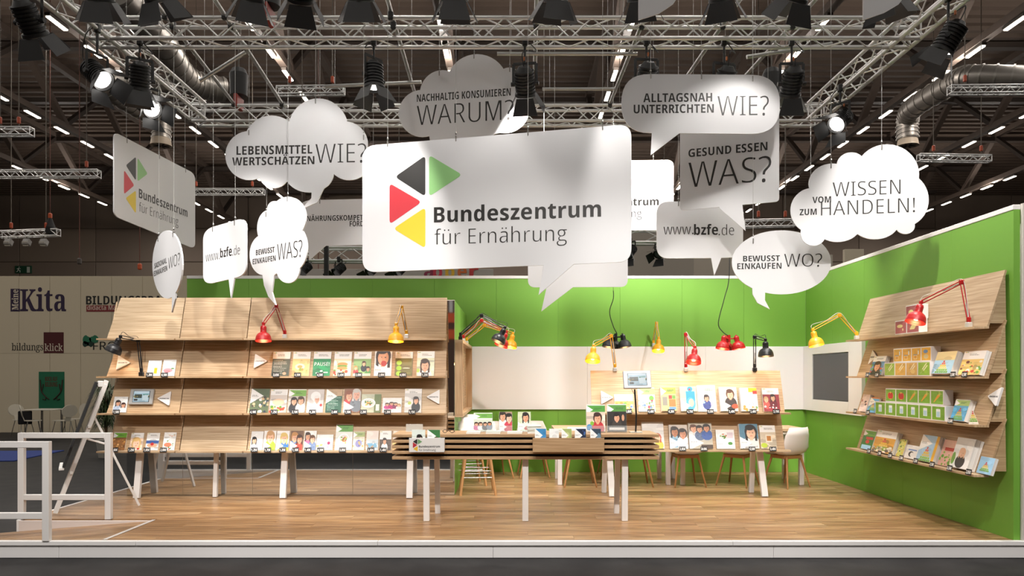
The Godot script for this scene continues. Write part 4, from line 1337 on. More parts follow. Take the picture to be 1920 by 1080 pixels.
	var tags := [[1, [[519, "3,65€"], [559, "4,50€"], [601, "4,50€"], [640, "3,45€"], [673, "3,00€"], [716, "2,00€"], [756, "4,00€"], [797, "1,20€"]]], [2, [[476, "4,10€"], [515, "1,25€"], [554, "3,10€"], [587, "4,20€"], [628, "2,40€"], [653, "1,50€"], [682, "2,20€"], [727, "1,20€"], [773, "5,15€"]]], [3, [[478, "1,25€"], [503, "1,75€"], [531, "1,25€"], [555, "1,10€"], [578, "1,40€"], [602, "4,50€"], [643, "3,85€"], [696, "3,80€"], [719, "1,40€"]]]]
	var nm := ["", "upper", "middle", "lowest"]
	for t in tags:
		for q in t[1]:
			price(fr, (q[0] - CX) * (bd - 0.1) / FPX, LEDGES[t[0]], q[1], "black price tag with white figures on the long shelf's %s ledge" % nm[t[0]], "price tags on the long shelf's %s ledge" % nm[t[0]])
	for q in [[1, 282, "1,20€"], [1, 310, "4,50€"], [2, 220, "1,50€"], [3, 217, "2,00€"], [3, 248, "1,25€"], [3, 277, "1,05€"], [3, 308, "2,00€"]]:
		price(fr, (q[1] - CX) * (bd - 0.1) / FPX, LEDGES[q[0]], q[2], "black price tag with white figures on the slanted end shelf", "price tags on the slanted end shelf")
	var PT := func(px: float, py: float, t: int) -> Transform3D:
		return on_tier(fr, (px - CX) * (bd + 0.06) / FPX, LEDGES[t], (YD(py, bd + 0.06) - LEDGES[t]) / cos(LEAN), 0.001)
	pointer("white triangle sign pointing right beside the black lamp", PT.call(235, 681, 1), 0.19, 1, "LEBENSMITTEL")
	pointer("white triangle sign pointing left beside the shelf tablet", PT.call(309, 748, 2), 0.19, -1, "ERNÄHRUNG")
	pointer("white triangle sign pointing right at the start of the long shelf", PT.call(491, 678, 1), 0.19, 1, "LERNPAKETE")
	pointer("white triangle sign pointing left at the end of the long shelf", PT.call(812, 745, 2), 0.19, -1, "LEBENSMITTEL")
	# tablet fixed on the board
	tablet(thing("tablet_mount", "silver framed tablet fixed on the slanted end shelf", "tablet", PT.call(268, 758, 2).origin), PT.call(268, 745, 2), 0.29, 0.2)

func tablet(o: Node3D, xf: Transform3D, w: float, h: float) -> void:
	mi("frame", box(w, h, 0.03, 0.006), mat("b4b3b1", 0.35, 0.5), o, xf * T(Vector3(0, 0, 0.018)))
	mi("screen_glass", box(w * 0.7, h * 0.72, 0.004, 0.001), mat("15181a", 0.2), o, xf * T(Vector3(0, 0, 0.033)))
	var c := paint("bg:b8d4e0 r:0.05:0.06:0.95:0.13:e8f0f4 r:0.08:0.3:0.55:0.65:2c3830 v:10:0.34:0.62:8a7a30,c8a040,3a5a3a r:0.6:0.28:0.94:0.34:4a9a8a r:0.6:0.38:0.94:0.85:d8e8ec r:0.08:0.72:0.3:0.9:2a3034", 3)
	if not mats.has("screen"):
		var m := StandardMaterial3D.new()
		m.albedo_color = Color(0.05, 0.05, 0.05)
		m.roughness = 0.2
		m.emission_enabled = true
		m.emission = Color.BLACK
		m.emission_energy_multiplier = 0.75
		mats["screen"] = m
	var q := mi("screen", cover_quad(c, w * 0.66, h * 0.68), mats["screen"], o, xf * T(Vector3(0, -h * 0.34, 0.0356)))
	q.set_meta("label", "lit tablet screen")

func centre_display() -> void:
	var wd := 9.36
	var bd := wd - OUT
	var fr := T(Vector3(0, 0, -wd))
	var o := thing("display_shelf", "freestanding two-tier oak display shelf on white legs before the table", "shelf", Vector3(2.16, 0, -bd), "oak display shelves with leaning boards")
	var leg := mat("dedad7", 0.45)
	for i in [2, 3]:
		tier(o, fr, 0.975, 3.36, LEDGES[i], W.oak[i % 4], W.oak[(i + 1) % 4], 0.0, 0.05)
	mi("back_frame", box(2.3, 0.05, 0.03, 0.002), W.oak[0], o, T(Vector3(2.16, 1.0, -wd - 0.02)))
	for lx in [1.22, 3.1]:
		bar("leg", Vector3(lx, 0.003, -bd + 0.04), Vector3(lx - 0.02, LEDGES[3] - 0.03, -bd - 0.1), 0.075, 0.05, leg, o)
		bar("leg", Vector3(lx - 0.06, 0.003, -bd - 0.3), Vector3(lx - 0.03, 1.03, -wd - 0.05), 0.06, 0.05, leg, o)
	var rows := [
		[1153, 741, 1188, 0.03, 2, "wide brochure with a yellow picnic meadow on the freestanding display", "hd art:f0d860:0.4 v:30:0.4:0.95:d84a3a,4a78b8,f4f0e8,7ab040,c88a30"],
		[1197, 729, 1229, 0.04, 2, "green headed brochure with a big picnic scene on the freestanding display", "gt:a8d078 art:f0f0e4:0.32 o:0.8:0.45:0.14:0.11:6aa83a v:26:0.55:0.97:c83a4a,4a8a3a,e8b0b0,f0d060,6a8ab8"],
		[1240, 729, 1268, 0.07, 2, "thick olive book pile with a red and orange grid on the freestanding display", "bg:c8c080 gt:9aa848 r:0.08:0.42:0.4:0.78:8a8478 r:0.5:0.36:0.72:0.5:a83028 r:0.74:0.36:0.95:0.5:6aa040 r:0.5:0.52:0.95:0.82:e87830 r:0.5:0.84:0.95:0.95:6a98c8"],
		[1276, 728, 1307, 0.06, 2, "thick book pile with a blue human figure and intestines on the freestanding display", "bg:b8d8b0 o:0.62:0.1:0.16:0.1:2a90b8 r:0.36:0.2:0.9:0.6:2a98c0 o:0.62:0.7:0.28:0.26:4aa8c8 o:0.66:0.66:0.16:0.16:e8b0a0 o:0.6:0.12:0.06:0.04:b82a40 tr"],
		[1309, 725, 1344, 0.04, 2, "tall white brochure with a man in a blue shirt on the freestanding display", "bg:f6f5f4 gt:d8e8d0 f:0.5:0.5:0.13:2a1c18:d8a080:3a4a90 v:5:0.35:0.8:a0c0e0,c8b0d8"],
		[1350, 729, 1383, 0.06, 2, "thick book pile with a laughing long-haired woman on the freestanding display", "bg:dce8d0 f:0.62:0.32:0.2:5a3420:e8b090:3a2c28 o:0.85:0.8:0.2:0.1:c8502a tr"],
		[1389, 730, 1421, 0.06, 2, "brochure pile with a line drawing and a yellow and red flash on the freestanding display", "bg:eceae8 r:0.5:0.02:1:0.2:e8c020 r:0.75:0.14:1:0.28:c83a30 o:0.5:0.55:0.24:0.12:d8dce0 f:0.62:0.5:0.1:e8e8e8:e0e0e0:d0d8e0 v:12:0.8:0.97:e89a40,6aa040,c8c0b8"],
		[1432, 730, 1463, 0.04, 2, "brochure with children in dark red kitchen clothes on the freestanding display", "hd art:8a2a34:0.28 f:0.62:0.42:0.14:241814:d89a78:6a1c28 f:0.2:0.5:0.12:c8a070:e8b090:d85a50 v:8:0.7:0.95:f0e8e0,3a1820"],
		[1205, 794, 1246, 0.04, 3, "large grey brochure with a red-haired child at the freestanding display's lower ledge", "hd bg:d8d4d0 f:0.7:0.6:0.15:b84a2a:f0c0a0:e8c040 tr"],
		[1256, 799, 1291, 0.03, 3, "brochure with two curly-haired children on the freestanding display's lower ledge", "bg:c8bcb0 f:0.32:0.3:0.2:241814:b87850:8ab0c8 f:0.75:0.38:0.2:2a1a14:c88a68:f0f0f4 tr"],
		[1293, 795, 1337, 0.04, 3, "large brochure with three teenagers cooking on the freestanding display's lower ledge", "bg:b8b0a0 f:0.22:0.24:0.14:5a3420:e0a888:e8e8e8 f:0.48:0.26:0.13:2a1c18:d8a080:5a6a8a f:0.78:0.22:0.14:1c1412:c88a68:3a5aa0 r:0.5:0.85:1:1:4a3a30 tr"],
		[1344, 808, 1379, 0.03, 3, "square brochure with a plate of herbs on the freestanding display's lower ledge", "bg:eeecea pl:0.42:0.35:0.28 r:0.6:0.15:0.92:0.45:d8c8d0 o:0.75:0.72:0.12:0.08:4a8a3a tr"],
		[1388, 798, 1423, 0.05, 3, "thick book pile with a thoughtful dark-haired boy on the freestanding display's lower ledge", "bg:5a88a0 f:0.62:0.36:0.28:1c1614:e8b898:e0dcd8 tr"],
		[1427, 800, 1457, 0.03, 3, "brochure with a glass of pretzels and grapes on the freestanding display's lower ledge", "hd art:d8c8b0:0.3 r:0.35:0.4:0.75:0.72:e8dcc8 r:0.42:0.46:0.68:0.66:c07a34 o:0.22:0.85:0.2:0.1:b8cc3a"],
	]
	for r in rows:
		var yl: float = LEDGES[r[4]]
		var w: float = (r[2] - r[0]) * bd / FPX - 0.003
		var yb := CY - (yl - EYE) * FPX / (bd - 0.03)
		var h: float = (yb - r[1]) * bd / FPX / cos(LEAN)
		brochure(r[5], on_tier(fr, ((r[0] + r[2]) * 0.5 - CX) * (bd - 0.03) / FPX, yl), w, h, r[3], r[6])
	for q in [[2, 1178, "3,00€"], [2, 1220, "4,40€"], [2, 1258, "4,20€"], [2, 1293, "4,75€"], [2, 1331, "15,00€"], [2, 1371, "3,40€"], [2, 1411, "3,40€"], [2, 1454, "3,15€"]]:
		price(fr, (q[1] - CX) * (bd - 0.1) / FPX, LEDGES[q[0]], q[2], "black price tag with white figures on the freestanding display's upper ledge", "price tags on the freestanding display's upper ledge")
	for q in [[3, 1279, "2,85€"], [3, 1319, "24,00€"], [3, 1409, "12,00€"], [3, 1448, "3,40€"]]:
		price(fr, (q[1] - CX) * (bd - 0.1) / FPX, LEDGES[q[0]], q[2], "black price tag with white figures on the freestanding display's lower ledge", "price tags on the freestanding display's lower ledge")
	pointer("white triangle sign pointing right on the freestanding display", on_tier(fr, XD(1138, bd + 0.06), LEDGES[2], (YD(746, bd + 0.06) - LEDGES[2]) / cos(LEAN), 0.001), 0.18, 1, "SCHULE")

func wall_shelf() -> void:
	var fr := Transform3D(Basis(Vector3(0, 0, 1), Vector3.UP, Vector3(-1, 0, 0)), Vector3(WALL_X - 0.005, 0, 0))
	var da := 6.79
	var db := 9.36
	var o := thing("display_shelf", "oak display shelf with four ledges fixed on the green wall", "shelf", Vector3(WALL_X - 0.1, LEDGES[3], -(da + db) * 0.5), "oak display shelves with leaning boards")
	for i in 4:
		tier(o, fr, -db, -da, LEDGES[i], W.grey_oak if i == 0 else W.oak[i], W.oak[(i + 1) % 4], 0.0, 0.004, 0.06)
	# left tips of the ledges stand out a little further
	var PX := WALL_X - OUT - 0.03
	var D := func(px: float) -> float: return PX * FPX / (px - CX)
	var box_row := func(n: int, xa: float, xb: float, yl: float, z0: float, z1: float, specs: Array, what: String) -> void:
		var d0: float = (WALL_X - z1) * FPX / (xa - CX)
		var d1: float = (WALL_X - z1) * FPX / (xb - CX)
		var w := (d0 - d1) / n
		for i in n:
			var d := d0 - w * (i + 0.5)
			var xf := fr * T(Vector3(-d, yl, 0))
			var b := thing("card_box", what % [["first", "second", "third", "fourth", "fifth", "sixth"][i]], "box", xf.origin, "white picture boxes on the wall shelf")
			mi("carton", box(snappedf(w - 0.002, 0.001), 0.153, z1 - z0, 0.002), mat("e6e3e1", 0.5), b, xf * T(Vector3(0, 0.0775, (z0 + z1) * 0.5)))
			mi("print", cover_quad(paint(specs[i], 5 + i), w - 0.02, 0.132), atlas_mat, b, xf * T(Vector3(0, 0.0115, z1 + 0.0004)))
	box_row.call(2, 1679, 1724, LEDGES[0], 0.2, 0.29, ["bg:b8606a oil", "bg:b8606a butter"], "white box with a pale drawing on dark pink, %s in the bottom row")
	box_row.call(1, 1699, 1724, LEDGES[0] + 0.155, 0.15, 0.25, ["bg:b8606a o:0.4:0.5:0.2:0.2:f0e4a0"], "white box with a pale drawing on dark pink, %s and alone on the top pair")
	box_row.call(4, 1659, 1745, LEDGES[1], 0.2, 0.29, ["bg:9ac040 wheat", "bg:e0b050 wheat", "bg:dcb060 wheat o:0.6:0.7:0.2:0.18:e8c878", "bg:8cbc38 wheat"], "white box with an ear of corn, %s in the row below the jars")
	box_row.call(4, 1676, 1747, LEDGES[1] + 0.155, 0.15, 0.25, ["bg:e0a830 jar", "bg:e0a830 jar", "bg:e0a830 jar", "bg:e0a830 o:0.45:0.3:0.24:0.14:4a80b8 o:0.5:0.7:0.24:0.18:d0c090"], "white box with a yellow picture, %s in the row above the corn")
	box_row.call(6, 1642, 1773, LEDGES[2], 0.2, 0.29, ["bg:7ab030 glass", "bg:7ab030 glass", "bg:7ab030 glass", "bg:7ab030 glass", "bg:7ab030 glass", "bg:7ab030 glass"], "white box with a glass of water on green, %s in its row")
	box_row.call(5, 1661, 1770, LEDGES[2] + 0.155, 0.15, 0.25, ["bg:7ab030 pepper", "bg:7ab030 pepper", "bg:7ab030 carrot", "bg:7ab030 carrot", "bg:7ab030 carrot"], "white box with a vegetable on green, %s in the row above the glasses")
	var rows := [
		[1633, 1657, 0.235, 0.05, 1, "book pile with a smiling woman among vegetables on the wall shelf", "hd art:5a8ab8:0.3 v:14:0.3:0.95:6aa040,d84a30,e8c040 f:0.5:0.55:0.24:4a2418:e0a080:2a2428"],
		[1758, 1796, 0.23, 0.09, 1, "thick yellow book pile with a food pyramid on the wall shelf", "hd bg:f0e0a8 art:a8d0e8:0.4 py:0.42"],
		[1801, 1843, 0.235, 0.05, 1, "book pile with scattered food pictures on the wall shelf", "hd art:e8c878:0.35 v:18:0.42:0.92:6a3424,f0ece0,c84a30,6aa040,e8e0c0"],
		[1612, 1626, 0.22, 0.04, 2, "narrow pink leaflet pile at the far end of the wall shelf", "bg:e8d0c8 v:10:0.3:0.95:a83a30,3a2420,f0e8e0"],
		[1626, 1643, 0.19, 0.03, 2, "blue and orange pyramid leaflet at the far end of the wall shelf", "bg:e88a40 art:6ab0e0:0.08 py:0.3 tt"],
		[1788, 1816, 0.215, 0.06, 2, "tall green and blue pyramid leaflet pile beside the glasses on the wall shelf", "gt:a8c878 art:5ab0e0:0.3 py:0.4"],
		[1616, 1638, 0.24, 0.05, 3, "dark green leaflet pile with red fruit on the wall shelf's lowest ledge", "gt:6aa838 art:3a7a34:0.3 r:0.3:0.35:0.9:0.48:c83a30 o:0.5:0.6:0.16:0.1:d83a2a r:0.1:0.78:0.9:1:a0d0f0"],
		[1640, 1678, 0.26, 0.06, 3, "golden double leaflet pile with grain and beans on the wall shelf's lowest ledge", "hd art:e0a840:0.32 py:0.36 v:30:0.75:0.97:f0e8d8,6a5a4a,b8b0a0"],
		[1679, 1692, 0.2, 0.02, 3, "narrow patterned leaflet on the wall shelf's lowest ledge", "bg:d8d878 v:24:0.05:0.95:4a7a34,f0ece0,e8c040"],
		[1696, 1719, 0.15, 0.03, 3, "small white leaflet with a blue swoosh on the wall shelf's lowest ledge", "bg:f2f2f0 r:0.2:0.3:0.9:0.4:6a90c8 o:0.5:0.65:0.2:0.2:2a3038 o:0.58:0.68:0.14:0.16:f2f2f0"],
		[1723, 1756, 0.28, 0.06, 3, "tall light blue leaflet pile with a pyramid on the wall shelf's lowest ledge", "bg:a8cce8 r:0.85:0:1:1:e8b030 py:0.45 tt"],
		[1757, 1786, 0.27, 0.02, 3, "pink glossy leaflet with green cards on the wall shelf's lowest ledge", "bg:e8b8a8 r:0.2:0.3:0.8:0.42:c83a34 v:20:0.45:0.95:7ab030,5a9a28,c8d870"],
		[1790, 1825, 0.3, 0.08, 3, "book pile with a bald man in a dark jacket on the wall shelf's lowest ledge", "hd bg:eceae8 f:0.5:0.5:0.15:e0b090:e0b090:26242a o:0.1:0.7:0.1:0.2:6a9a40"],
		[1832, 1860, 0.16, 0.03, 3, "small blue pyramid leaflet at the near end of the wall shelf's lowest ledge", "bg:9ac8e8 py:0.3"],
	]
	for r in rows:
		var yl: float = LEDGES[r[4]]
		var d0: float = D.call(r[0])
		var d1: float = D.call(r[1])
		brochure(r[5], on_tier(fr, -(d0 + d1) * 0.5, yl), d0 - d1 - 0.01, r[2], r[3], r[6])
	var DT := func(px: float) -> float: return (WALL_X - OUT - 0.11) * FPX / (px - CX)
	for q in [[1, 1629, "2,50€"], [1, 1647, "3,20€"], [1, 1790, "3,00€"], [1, 1812, "4,50€"], [2, 1606, "25,00€"], [2, 1630, "2,20€"], [2, 1786, "0,60€"], [3, 1632, "1,50€"], [3, 1652, "2,10€"], [3, 1672, "3,50€"], [3, 1693, "2,50€"], [3, 1720, "1,20€"], [3, 1751, "4,50€"], [3, 1784, "6,50€"], [3, 1820, "2,85€"]]:
		price(fr, -DT.call(q[1]), LEDGES[q[0]], q[2], "black price tag with white figures on the green wall's shelf", "price tags on the green wall's shelf")
	pointer("white triangle sign pointing right at the far end of the wall shelf", on_tier(fr, -D.call(1627.0), LEDGES[1], 0.24, 0.001), 0.19, 1, "ERNÄHRUNG")
	pointer("white triangle sign pointing left at the near end of the wall shelf", on_tier(fr, -D.call(1846.0), LEDGES[2], 0.27, 0.001), 0.19, -1, "ERNÄHRUNG")
	var py := thing("paper_pyramid", "small folded paper food pyramid on the wall shelf's third ledge", "paper model", fr * Vector3(-D.call(1830.0), LEDGES[2], OUT + 0.06))
	var st := start()
	var tip := Vector3(0, 0.15, 0)
	for k in 3:
		var a := TAU * k / 3.0 + 0.5
		var b := TAU * (k + 1) / 3.0 + 0.5
		var pa := Vector3(cos(a), 0, sin(a)) * 0.055
		var pb := Vector3(cos(b), 0, sin(b)) * 0.055
		var c := paint("bg:f0ece4 py:0.3", 2)
		quad(st, pa, pb, tip, tip, (pa + pb).normalized(), [Vector2(c.x + 6.0, c.y + CH - 4.0) / AT, Vector2(c.x + CW - 6.0, c.y + CH - 4.0) / AT, Vector2(c.x + CW * 0.5, c.y + 20.0) / AT, Vector2(c.x + CW * 0.5, c.y + 20.0) / AT])
	mi("paper", st.commit(), atlas_mat, py, T(fr * Vector3(-D.call(1830.0), LEDGES[2] + 0.001, OUT + 0.062)))

# ---------------------------------------------------------------- counter
func counter() -> void:
	var d0 := 7.5
	var d1 := 8.02
	var xa := XD(735, d0)
	var xb := XD(1236, d0)
	var o := thing("counter_table", "oak counter of five stacked slabs with dark gaps on white legs", "counter", Vector3((xa + xb) * 0.5, 0, -(d0 + d1) * 0.5))
	var cx := (xa + xb) * 0.5
	var cd := -(d0 + d1) * 0.5
	var y := 0.645
	var th := 0.03
	var gap := (0.9 - 0.645 - 5 * th) / 4.0
	for i in 5:
		mi("slab", box(xb - xa, th, d1 - d0, 0.002), W.slab, o, T(Vector3(cx, y + th * 0.5, cd)))
		if i < 4:
			mi("spacer", box(xb - xa - 0.3, gap, d1 - d0 - 0.1, 0.001), mat("1a1615", 0.7), o, T(Vector3(cx, y + th + gap * 0.5, cd)))
		y += th + gap
	var leg := mat("dedad7", 0.45)
	for px in [800, 985, 1171]:
		var x := XD(px, 7.62)
		bar("leg", Vector3(x, 0.002, -7.62), Vector3(x, 0.644, -7.6), 0.062, 0.05, leg, o)
	for px in [820, 1157]:
		var x2 := XD(px, 8.0)
		bar("leg", Vector3(x2, 0.002, -8.05), Vector3(x2, 0.644, -7.95), 0.055, 0.05, leg, o)
	# boxes hung on the front
	var ft := T(Vector3(0, 0, -d0))
	var hb := func(n: String, label: String, px0: float, px1: float, m: Material) -> Array:
		var dd := d0 - 0.07
		var a := XD(px0, dd)
		var b := XD(px1, dd)
		var y0 := YD(848, dd)
		var y1 := YD(821, dd)
		var q := thing(n, label, "leaflet box", Vector3((a + b) * 0.5, y0, -d0 + 0.04))
		mi("front", box(b - a, y1 - y0, 0.008, 0.002), m, q, T(Vector3((a + b) * 0.5, (y0 + y1) * 0.5, -dd)))
		mi("floor", box(b - a, 0.008, 0.066, 0.002), m, q, T(Vector3((a + b) * 0.5, y0 + 0.006, -d0 + 0.035)))
		for x in [a + 0.004, b - 0.004]:
			mi("side", box(0.008, y1 - y0 - 0.01, 0.06, 0.002), m, q, T(Vector3(x, (y0 + y1) * 0.5, -d0 + 0.034)))
		return [q, a, b, y0, y1, dd]
	var s: Array = hb.call("leaflet_box", "white leaflet box with coloured triangles and lettering hung on the counter", 767, 833, mat("dcd9d6", 0.45))
	var pl := {"a": Vector3(s[1], 0, -s[5] + 0.0045 - BT * 0.5), "r": Vector3.RIGHT, "n": Vector3.BACK}
	var hh: float = s[4] - s[3]
	var ww: float = s[2] - s[1]
	for t in [["2b2a29", [0.11, 0.74, 0.235, 0.93, 0.235, 0.55]], ["6f9a68", [0.25, 0.93, 0.375, 0.74, 0.25, 0.55]], ["b02a34", [0.11, 0.7, 0.235, 0.5, 0.11, 0.3]], ["dcb030", [0.12, 0.24, 0.245, 0.44, 0.245, 0.06]]]:
		var pts := []
		var cc := Vector2.ZERO
		for v in V(t[1]):
			pts.append(Vector2(v.x * ww, s[3] + v.y * hh))
			cc += pts[pts.size() - 1] / 3.0
		var loc := PackedVector2Array()
		for v in round_px(pts, 0.006):
			loc.append(v - cc)
		mi("triangle_mark", slab(loc, 0.0008), mat(t[0], 0.5), s[0], T(pos_of(pl, cc, BT * 0.5 + 0.0006)))
	letter(s[0], "Bundeszentrum", font_b, pos_of(pl, Vector2(0.28 * ww, s[3] + 0.33 * hh), BT * 0.5 + 0.0005), Vector3.RIGHT, Vector3.UP, 0.6 * ww, 0.15 * hh, mat("23211f", 0.5), 0.0006)
	letter(s[0], "für Ernährung", font_r, pos_of(pl, Vector2(0.28 * ww, s[3] + 0.1 * hh), BT * 0.5 + 0.0005), Vector3.RIGHT, Vector3.UP, 0.48 * ww, 0.14 * hh, mat("23211f", 0.5), 0.0006)
	hb.call("leaflet_box", "plain oak leaflet box hung on the counter front", 999, 1133, W.slab)
	for q in [[772, 797, 806, "pale green leaflet with a dark-haired man in the white counter box", "bg:dfe8e0 f:0.58:0.45:0.2:1c1816:d8a080:2a3040"], [801, 825, 806, "green leaflet with a white triangle in the white counter box", "bg:3f7a44 f:0.75:0.6:0.22:5a3a28:d8a888:d8c8b8 tt"], [1003, 1024, 804, "blue leaflet with a white triangle in the oak counter box", "bg:3f8ac0 o:0.8:0.7:0.1:0.1:e8c040 tt"], [1030, 1048, 804, "plain white leaflet in the oak counter box", "hd bg:f0f0ee v:6:0.5:0.7:3a3a3a"], [1053, 1072, 804, "light green leaflet in the oak counter box", "bg:a8b870 o:0.6:0.3:0.2:0.14:c8d090 tt"], [1078, 1099, 804, "dark blue leaflet with coloured dots in the oak counter box", "bg:24304a v:14:0.1:0.9:8ab83a,4a6ab0,c84a3a tt"], [1107, 1127, 804, "grey blue leaflet with a white triangle in the oak counter box", "bg:3a4a5a o:0.8:0.4:0.2:0.2:6a8aa0 tt"]]:
		var dd := d0 - 0.035
		var w := (q[1] - q[0]) * dd / FPX as float
		var top := YD(q[2], dd)
		var bot := YD(848, dd) + 0.012
		brochure(q[3], T(Vector3(XD((q[0] + q[1]) * 0.5, dd), bot, -dd - 0.01), Basis(Vector3.RIGHT, -0.06)), w, top - bot, 0.01, q[4], "leaflets in the counter's boxes")
	# stands on top
	for q in [[888, 923, 775, 7.82, 0.012, "green headed brochure with four young people upright on the counter", "gt:6fa84a art:c8d0c0:0.35 f:0.15:0.62:0.1:241814:d8a080:c84a90 f:0.38:0.62:0.1:3a2418:e0a888:f0f0f0 f:0.62:0.62:0.1:1c1614:d8a080:2a2a30 f:0.86:0.6:0.1:241814:c88a68:6a7a90"], [936, 960, 773, 7.82, 0.01, "brochure with two faces close together upright on the counter", "bg:a88a78 f:0.28:0.25:0.24:2a1c16:d8a080:e8e0e0 f:0.78:0.35:0.24:1c1614:e8b8a0:c83a50 tr"], [971, 995, 773, 7.82, 0.01, "brochure with a girl eating salad upright on the counter", "bg:c8d0b0 f:0.62:0.3:0.24:1c1412:d89a78:d8e8d8 o:0.7:0.85:0.2:0.1:b83a2a tr"], [1100, 1135, 760, 7.75, 0.03, "green headed brochure with a laughing girl in red in a clear counter stand", "gt:4f9a3c art:d8c8b8:0.28 f:0.6:0.52:0.2:3a1c14:e0a080:b82a34 o:0.15:0.85:0.15:0.12:3a8ac0 o:0.3:0.7:0.1:0.08:7ab03a"], [1139, 1175, 759, 7.75, 0.03, "green headed brochure with a dark portrait of a woman in a clear counter stand", "gt:5a9a44 art:2c2826:0.28 f:0.5:0.5:0.16:1c1412:d8a080:3a3430 o:0.82:0.5:0.07:0.12:d8a080 r:0.1:0.85:0.9:0.95:e0dcd8"]]:
		var w2: float = (q[1] - q[0]) * q[3] / FPX
		var h2: float = YD(q[2], q[3]) - 0.905
		var xf := T(Vector3(XD((q[0] + q[1]) * 0.5, q[3]), 0.906, -q[3] - 0.02), Basis(Vector3.RIGHT, -0.16))
		brochure(q[5], xf, w2, h2 / cos(0.16), q[4], q[6], "upright brochures on the counter")
		var st := thing("brochure_stand", "clear acrylic stand behind " + q[5].replace(" upright on the counter", "").replace(" in a clear counter stand", ""), "stand", xf.origin, "acrylic stands on the counter")
		var gl := mat("e8eef0", 0.1)
		if not mats.has("acryl"):
			var gm := StandardMaterial3D.new()
			gm.albedo_color = Color(0.92, 0.95, 0.96, 0.12)
			gm.transparency = BaseMaterial3D.TRANSPARENCY_ALPHA
			gm.roughness = 0.08
			mats["acryl"] = gm
		mi("back_plate", box(w2 + 0.01, h2 * 0.9, 0.003, 0.0008), mats["acryl"], st, xf * T(Vector3(0, h2 * 0.45, -0.004)))
		mi("foot_plate", box(w2 + 0.01, 0.003, 0.11, 0.0008), mats["acryl"], st, T(xf.origin + Vector3(0, -0.004, 0.0)))
		mi("front_lip", box(w2 + 0.01, 0.06, 0.003, 0.0008), mats["acryl"], st, xf * T(Vector3(0, 0.03, q[4] + 0.004)))
	for q in [[875, 901, 7.62, 0.02, "flat pile of leaflets on the counter before the green headed brochure"], [911, 938, 7.62, 0.025, "flat pile of leaflets on the counter before the two faces"], [951, 979, 7.62, 0.02, "flat pile of leaflets on the counter before the salad girl"], [989, 1014, 7.66, 0.08, "high pile of white cards on the counter"], [1040, 1070, 7.8, 0.03, "low pile of white cards behind the oak leaflet box"]]:
		var w3: float = (q[1] - q[0]) * q[2] / FPX
		var pile := thing("leaflet_pile", q[4], "paper pile", Vector3(XD((q[0] + q[1]) * 0.5, q[2]), 0.9, -q[2]))
		var n := maxi(2, int(q[3] / 0.008))
		for i in n:
			mi("leaflet", box(w3, q[3] / n - 0.0005, 0.15, 0.0006), mat(["e4e2de", "d4d4cc", "c8d0c4"][i % 3], 0.6), pile, T(pile.position + Vector3(sin(i * 7.0) * 0.004, 0.001 + q[3] / n * (i + 0.5), cos(i * 5.0) * 0.004), Basis(Vector3.UP, sin(i * 3.3) * 0.05)))
	var card := thing("info_card", "grey card standing on the counter's end behind the white box", "card", P(777, 807, 7.9))
	mi("card", box(0.18, 0.075, 0.004, 0.001), mat("b4b0a8", 0.5), card, T(Vector3(XD(777, 7.9), 0.94, -7.9)))
	mi("foot", box(0.18, 0.003, 0.06, 0.001), mat("b4b0a8", 0.5), card, T(Vector3(XD(777, 7.9), 0.9022, -7.88)))
	var gs := thing("spectacles", "folded black spectacles lying on the counter", "glasses", Vector3(XD(841, 7.65), 0.901, -7.65))
	var gp := gs.position
	for sg in [-1.0, 1.0]:
		mi("rim", hose(curve([gp + Vector3(sg * 0.012, 0.02, 0), gp + Vector3(sg * 0.035, 0.035, 0), gp + Vector3(sg * 0.06, 0.02, 0), gp + Vector3(sg * 0.035, 0.005, 0), gp + Vector3(sg * 0.012, 0.02, 0)]), 0.003, 6), mat("141414", 0.3), gs)
		mi("temple", hose([gp + Vector3(sg * 0.06, 0.02, 0), gp + Vector3(sg * 0.06, 0.012, -0.05), gp + Vector3(sg * 0.055, 0.004, -0.11)], 0.003, 6), mat("141414", 0.3), gs)
	mi("bridge", hose([gp + Vector3(-0.012, 0.02, 0), gp + Vector3(0, 0.025, 0), gp + Vector3(0.012, 0.02, 0)], 0.003, 6), mat("141414", 0.3), gs)
	# tablet on a pole
	var tp := Vector3(XD(1192, 7.75), 0.9, -7.75)
	var ts := thing("tablet_stand", "tablet in a silver case on a thin black pole standing on the counter", "tablet", tp)
	mi("base_plate", box(0.13, 0.008, 0.11, 0.002), mat("b9b9b8", 0.3, 0.6), ts, T(tp + Vector3(0, 0.0045, 0)))
	mi("pole", hose(curve([tp + Vector3(0, 0.008, 0), tp + Vector3(0.004, 0.2, 0), P(1190, 730, 7.75)]), 0.009, 8), mat("191919", 0.4), ts)
	tablet(ts, Transform3D(Basis(Vector3.BACK, 0.02) * Basis(Vector3.RIGHT, -0.3), P(1194, 713, 7.74)), 0.29, 0.19)
	mi("cable", hose(curve([P(1184, 729, 7.77), P(1187, 735, 7.78), P(1191, 742, 7.76)]), 0.003, 6), mat("191919", 0.4), ts)

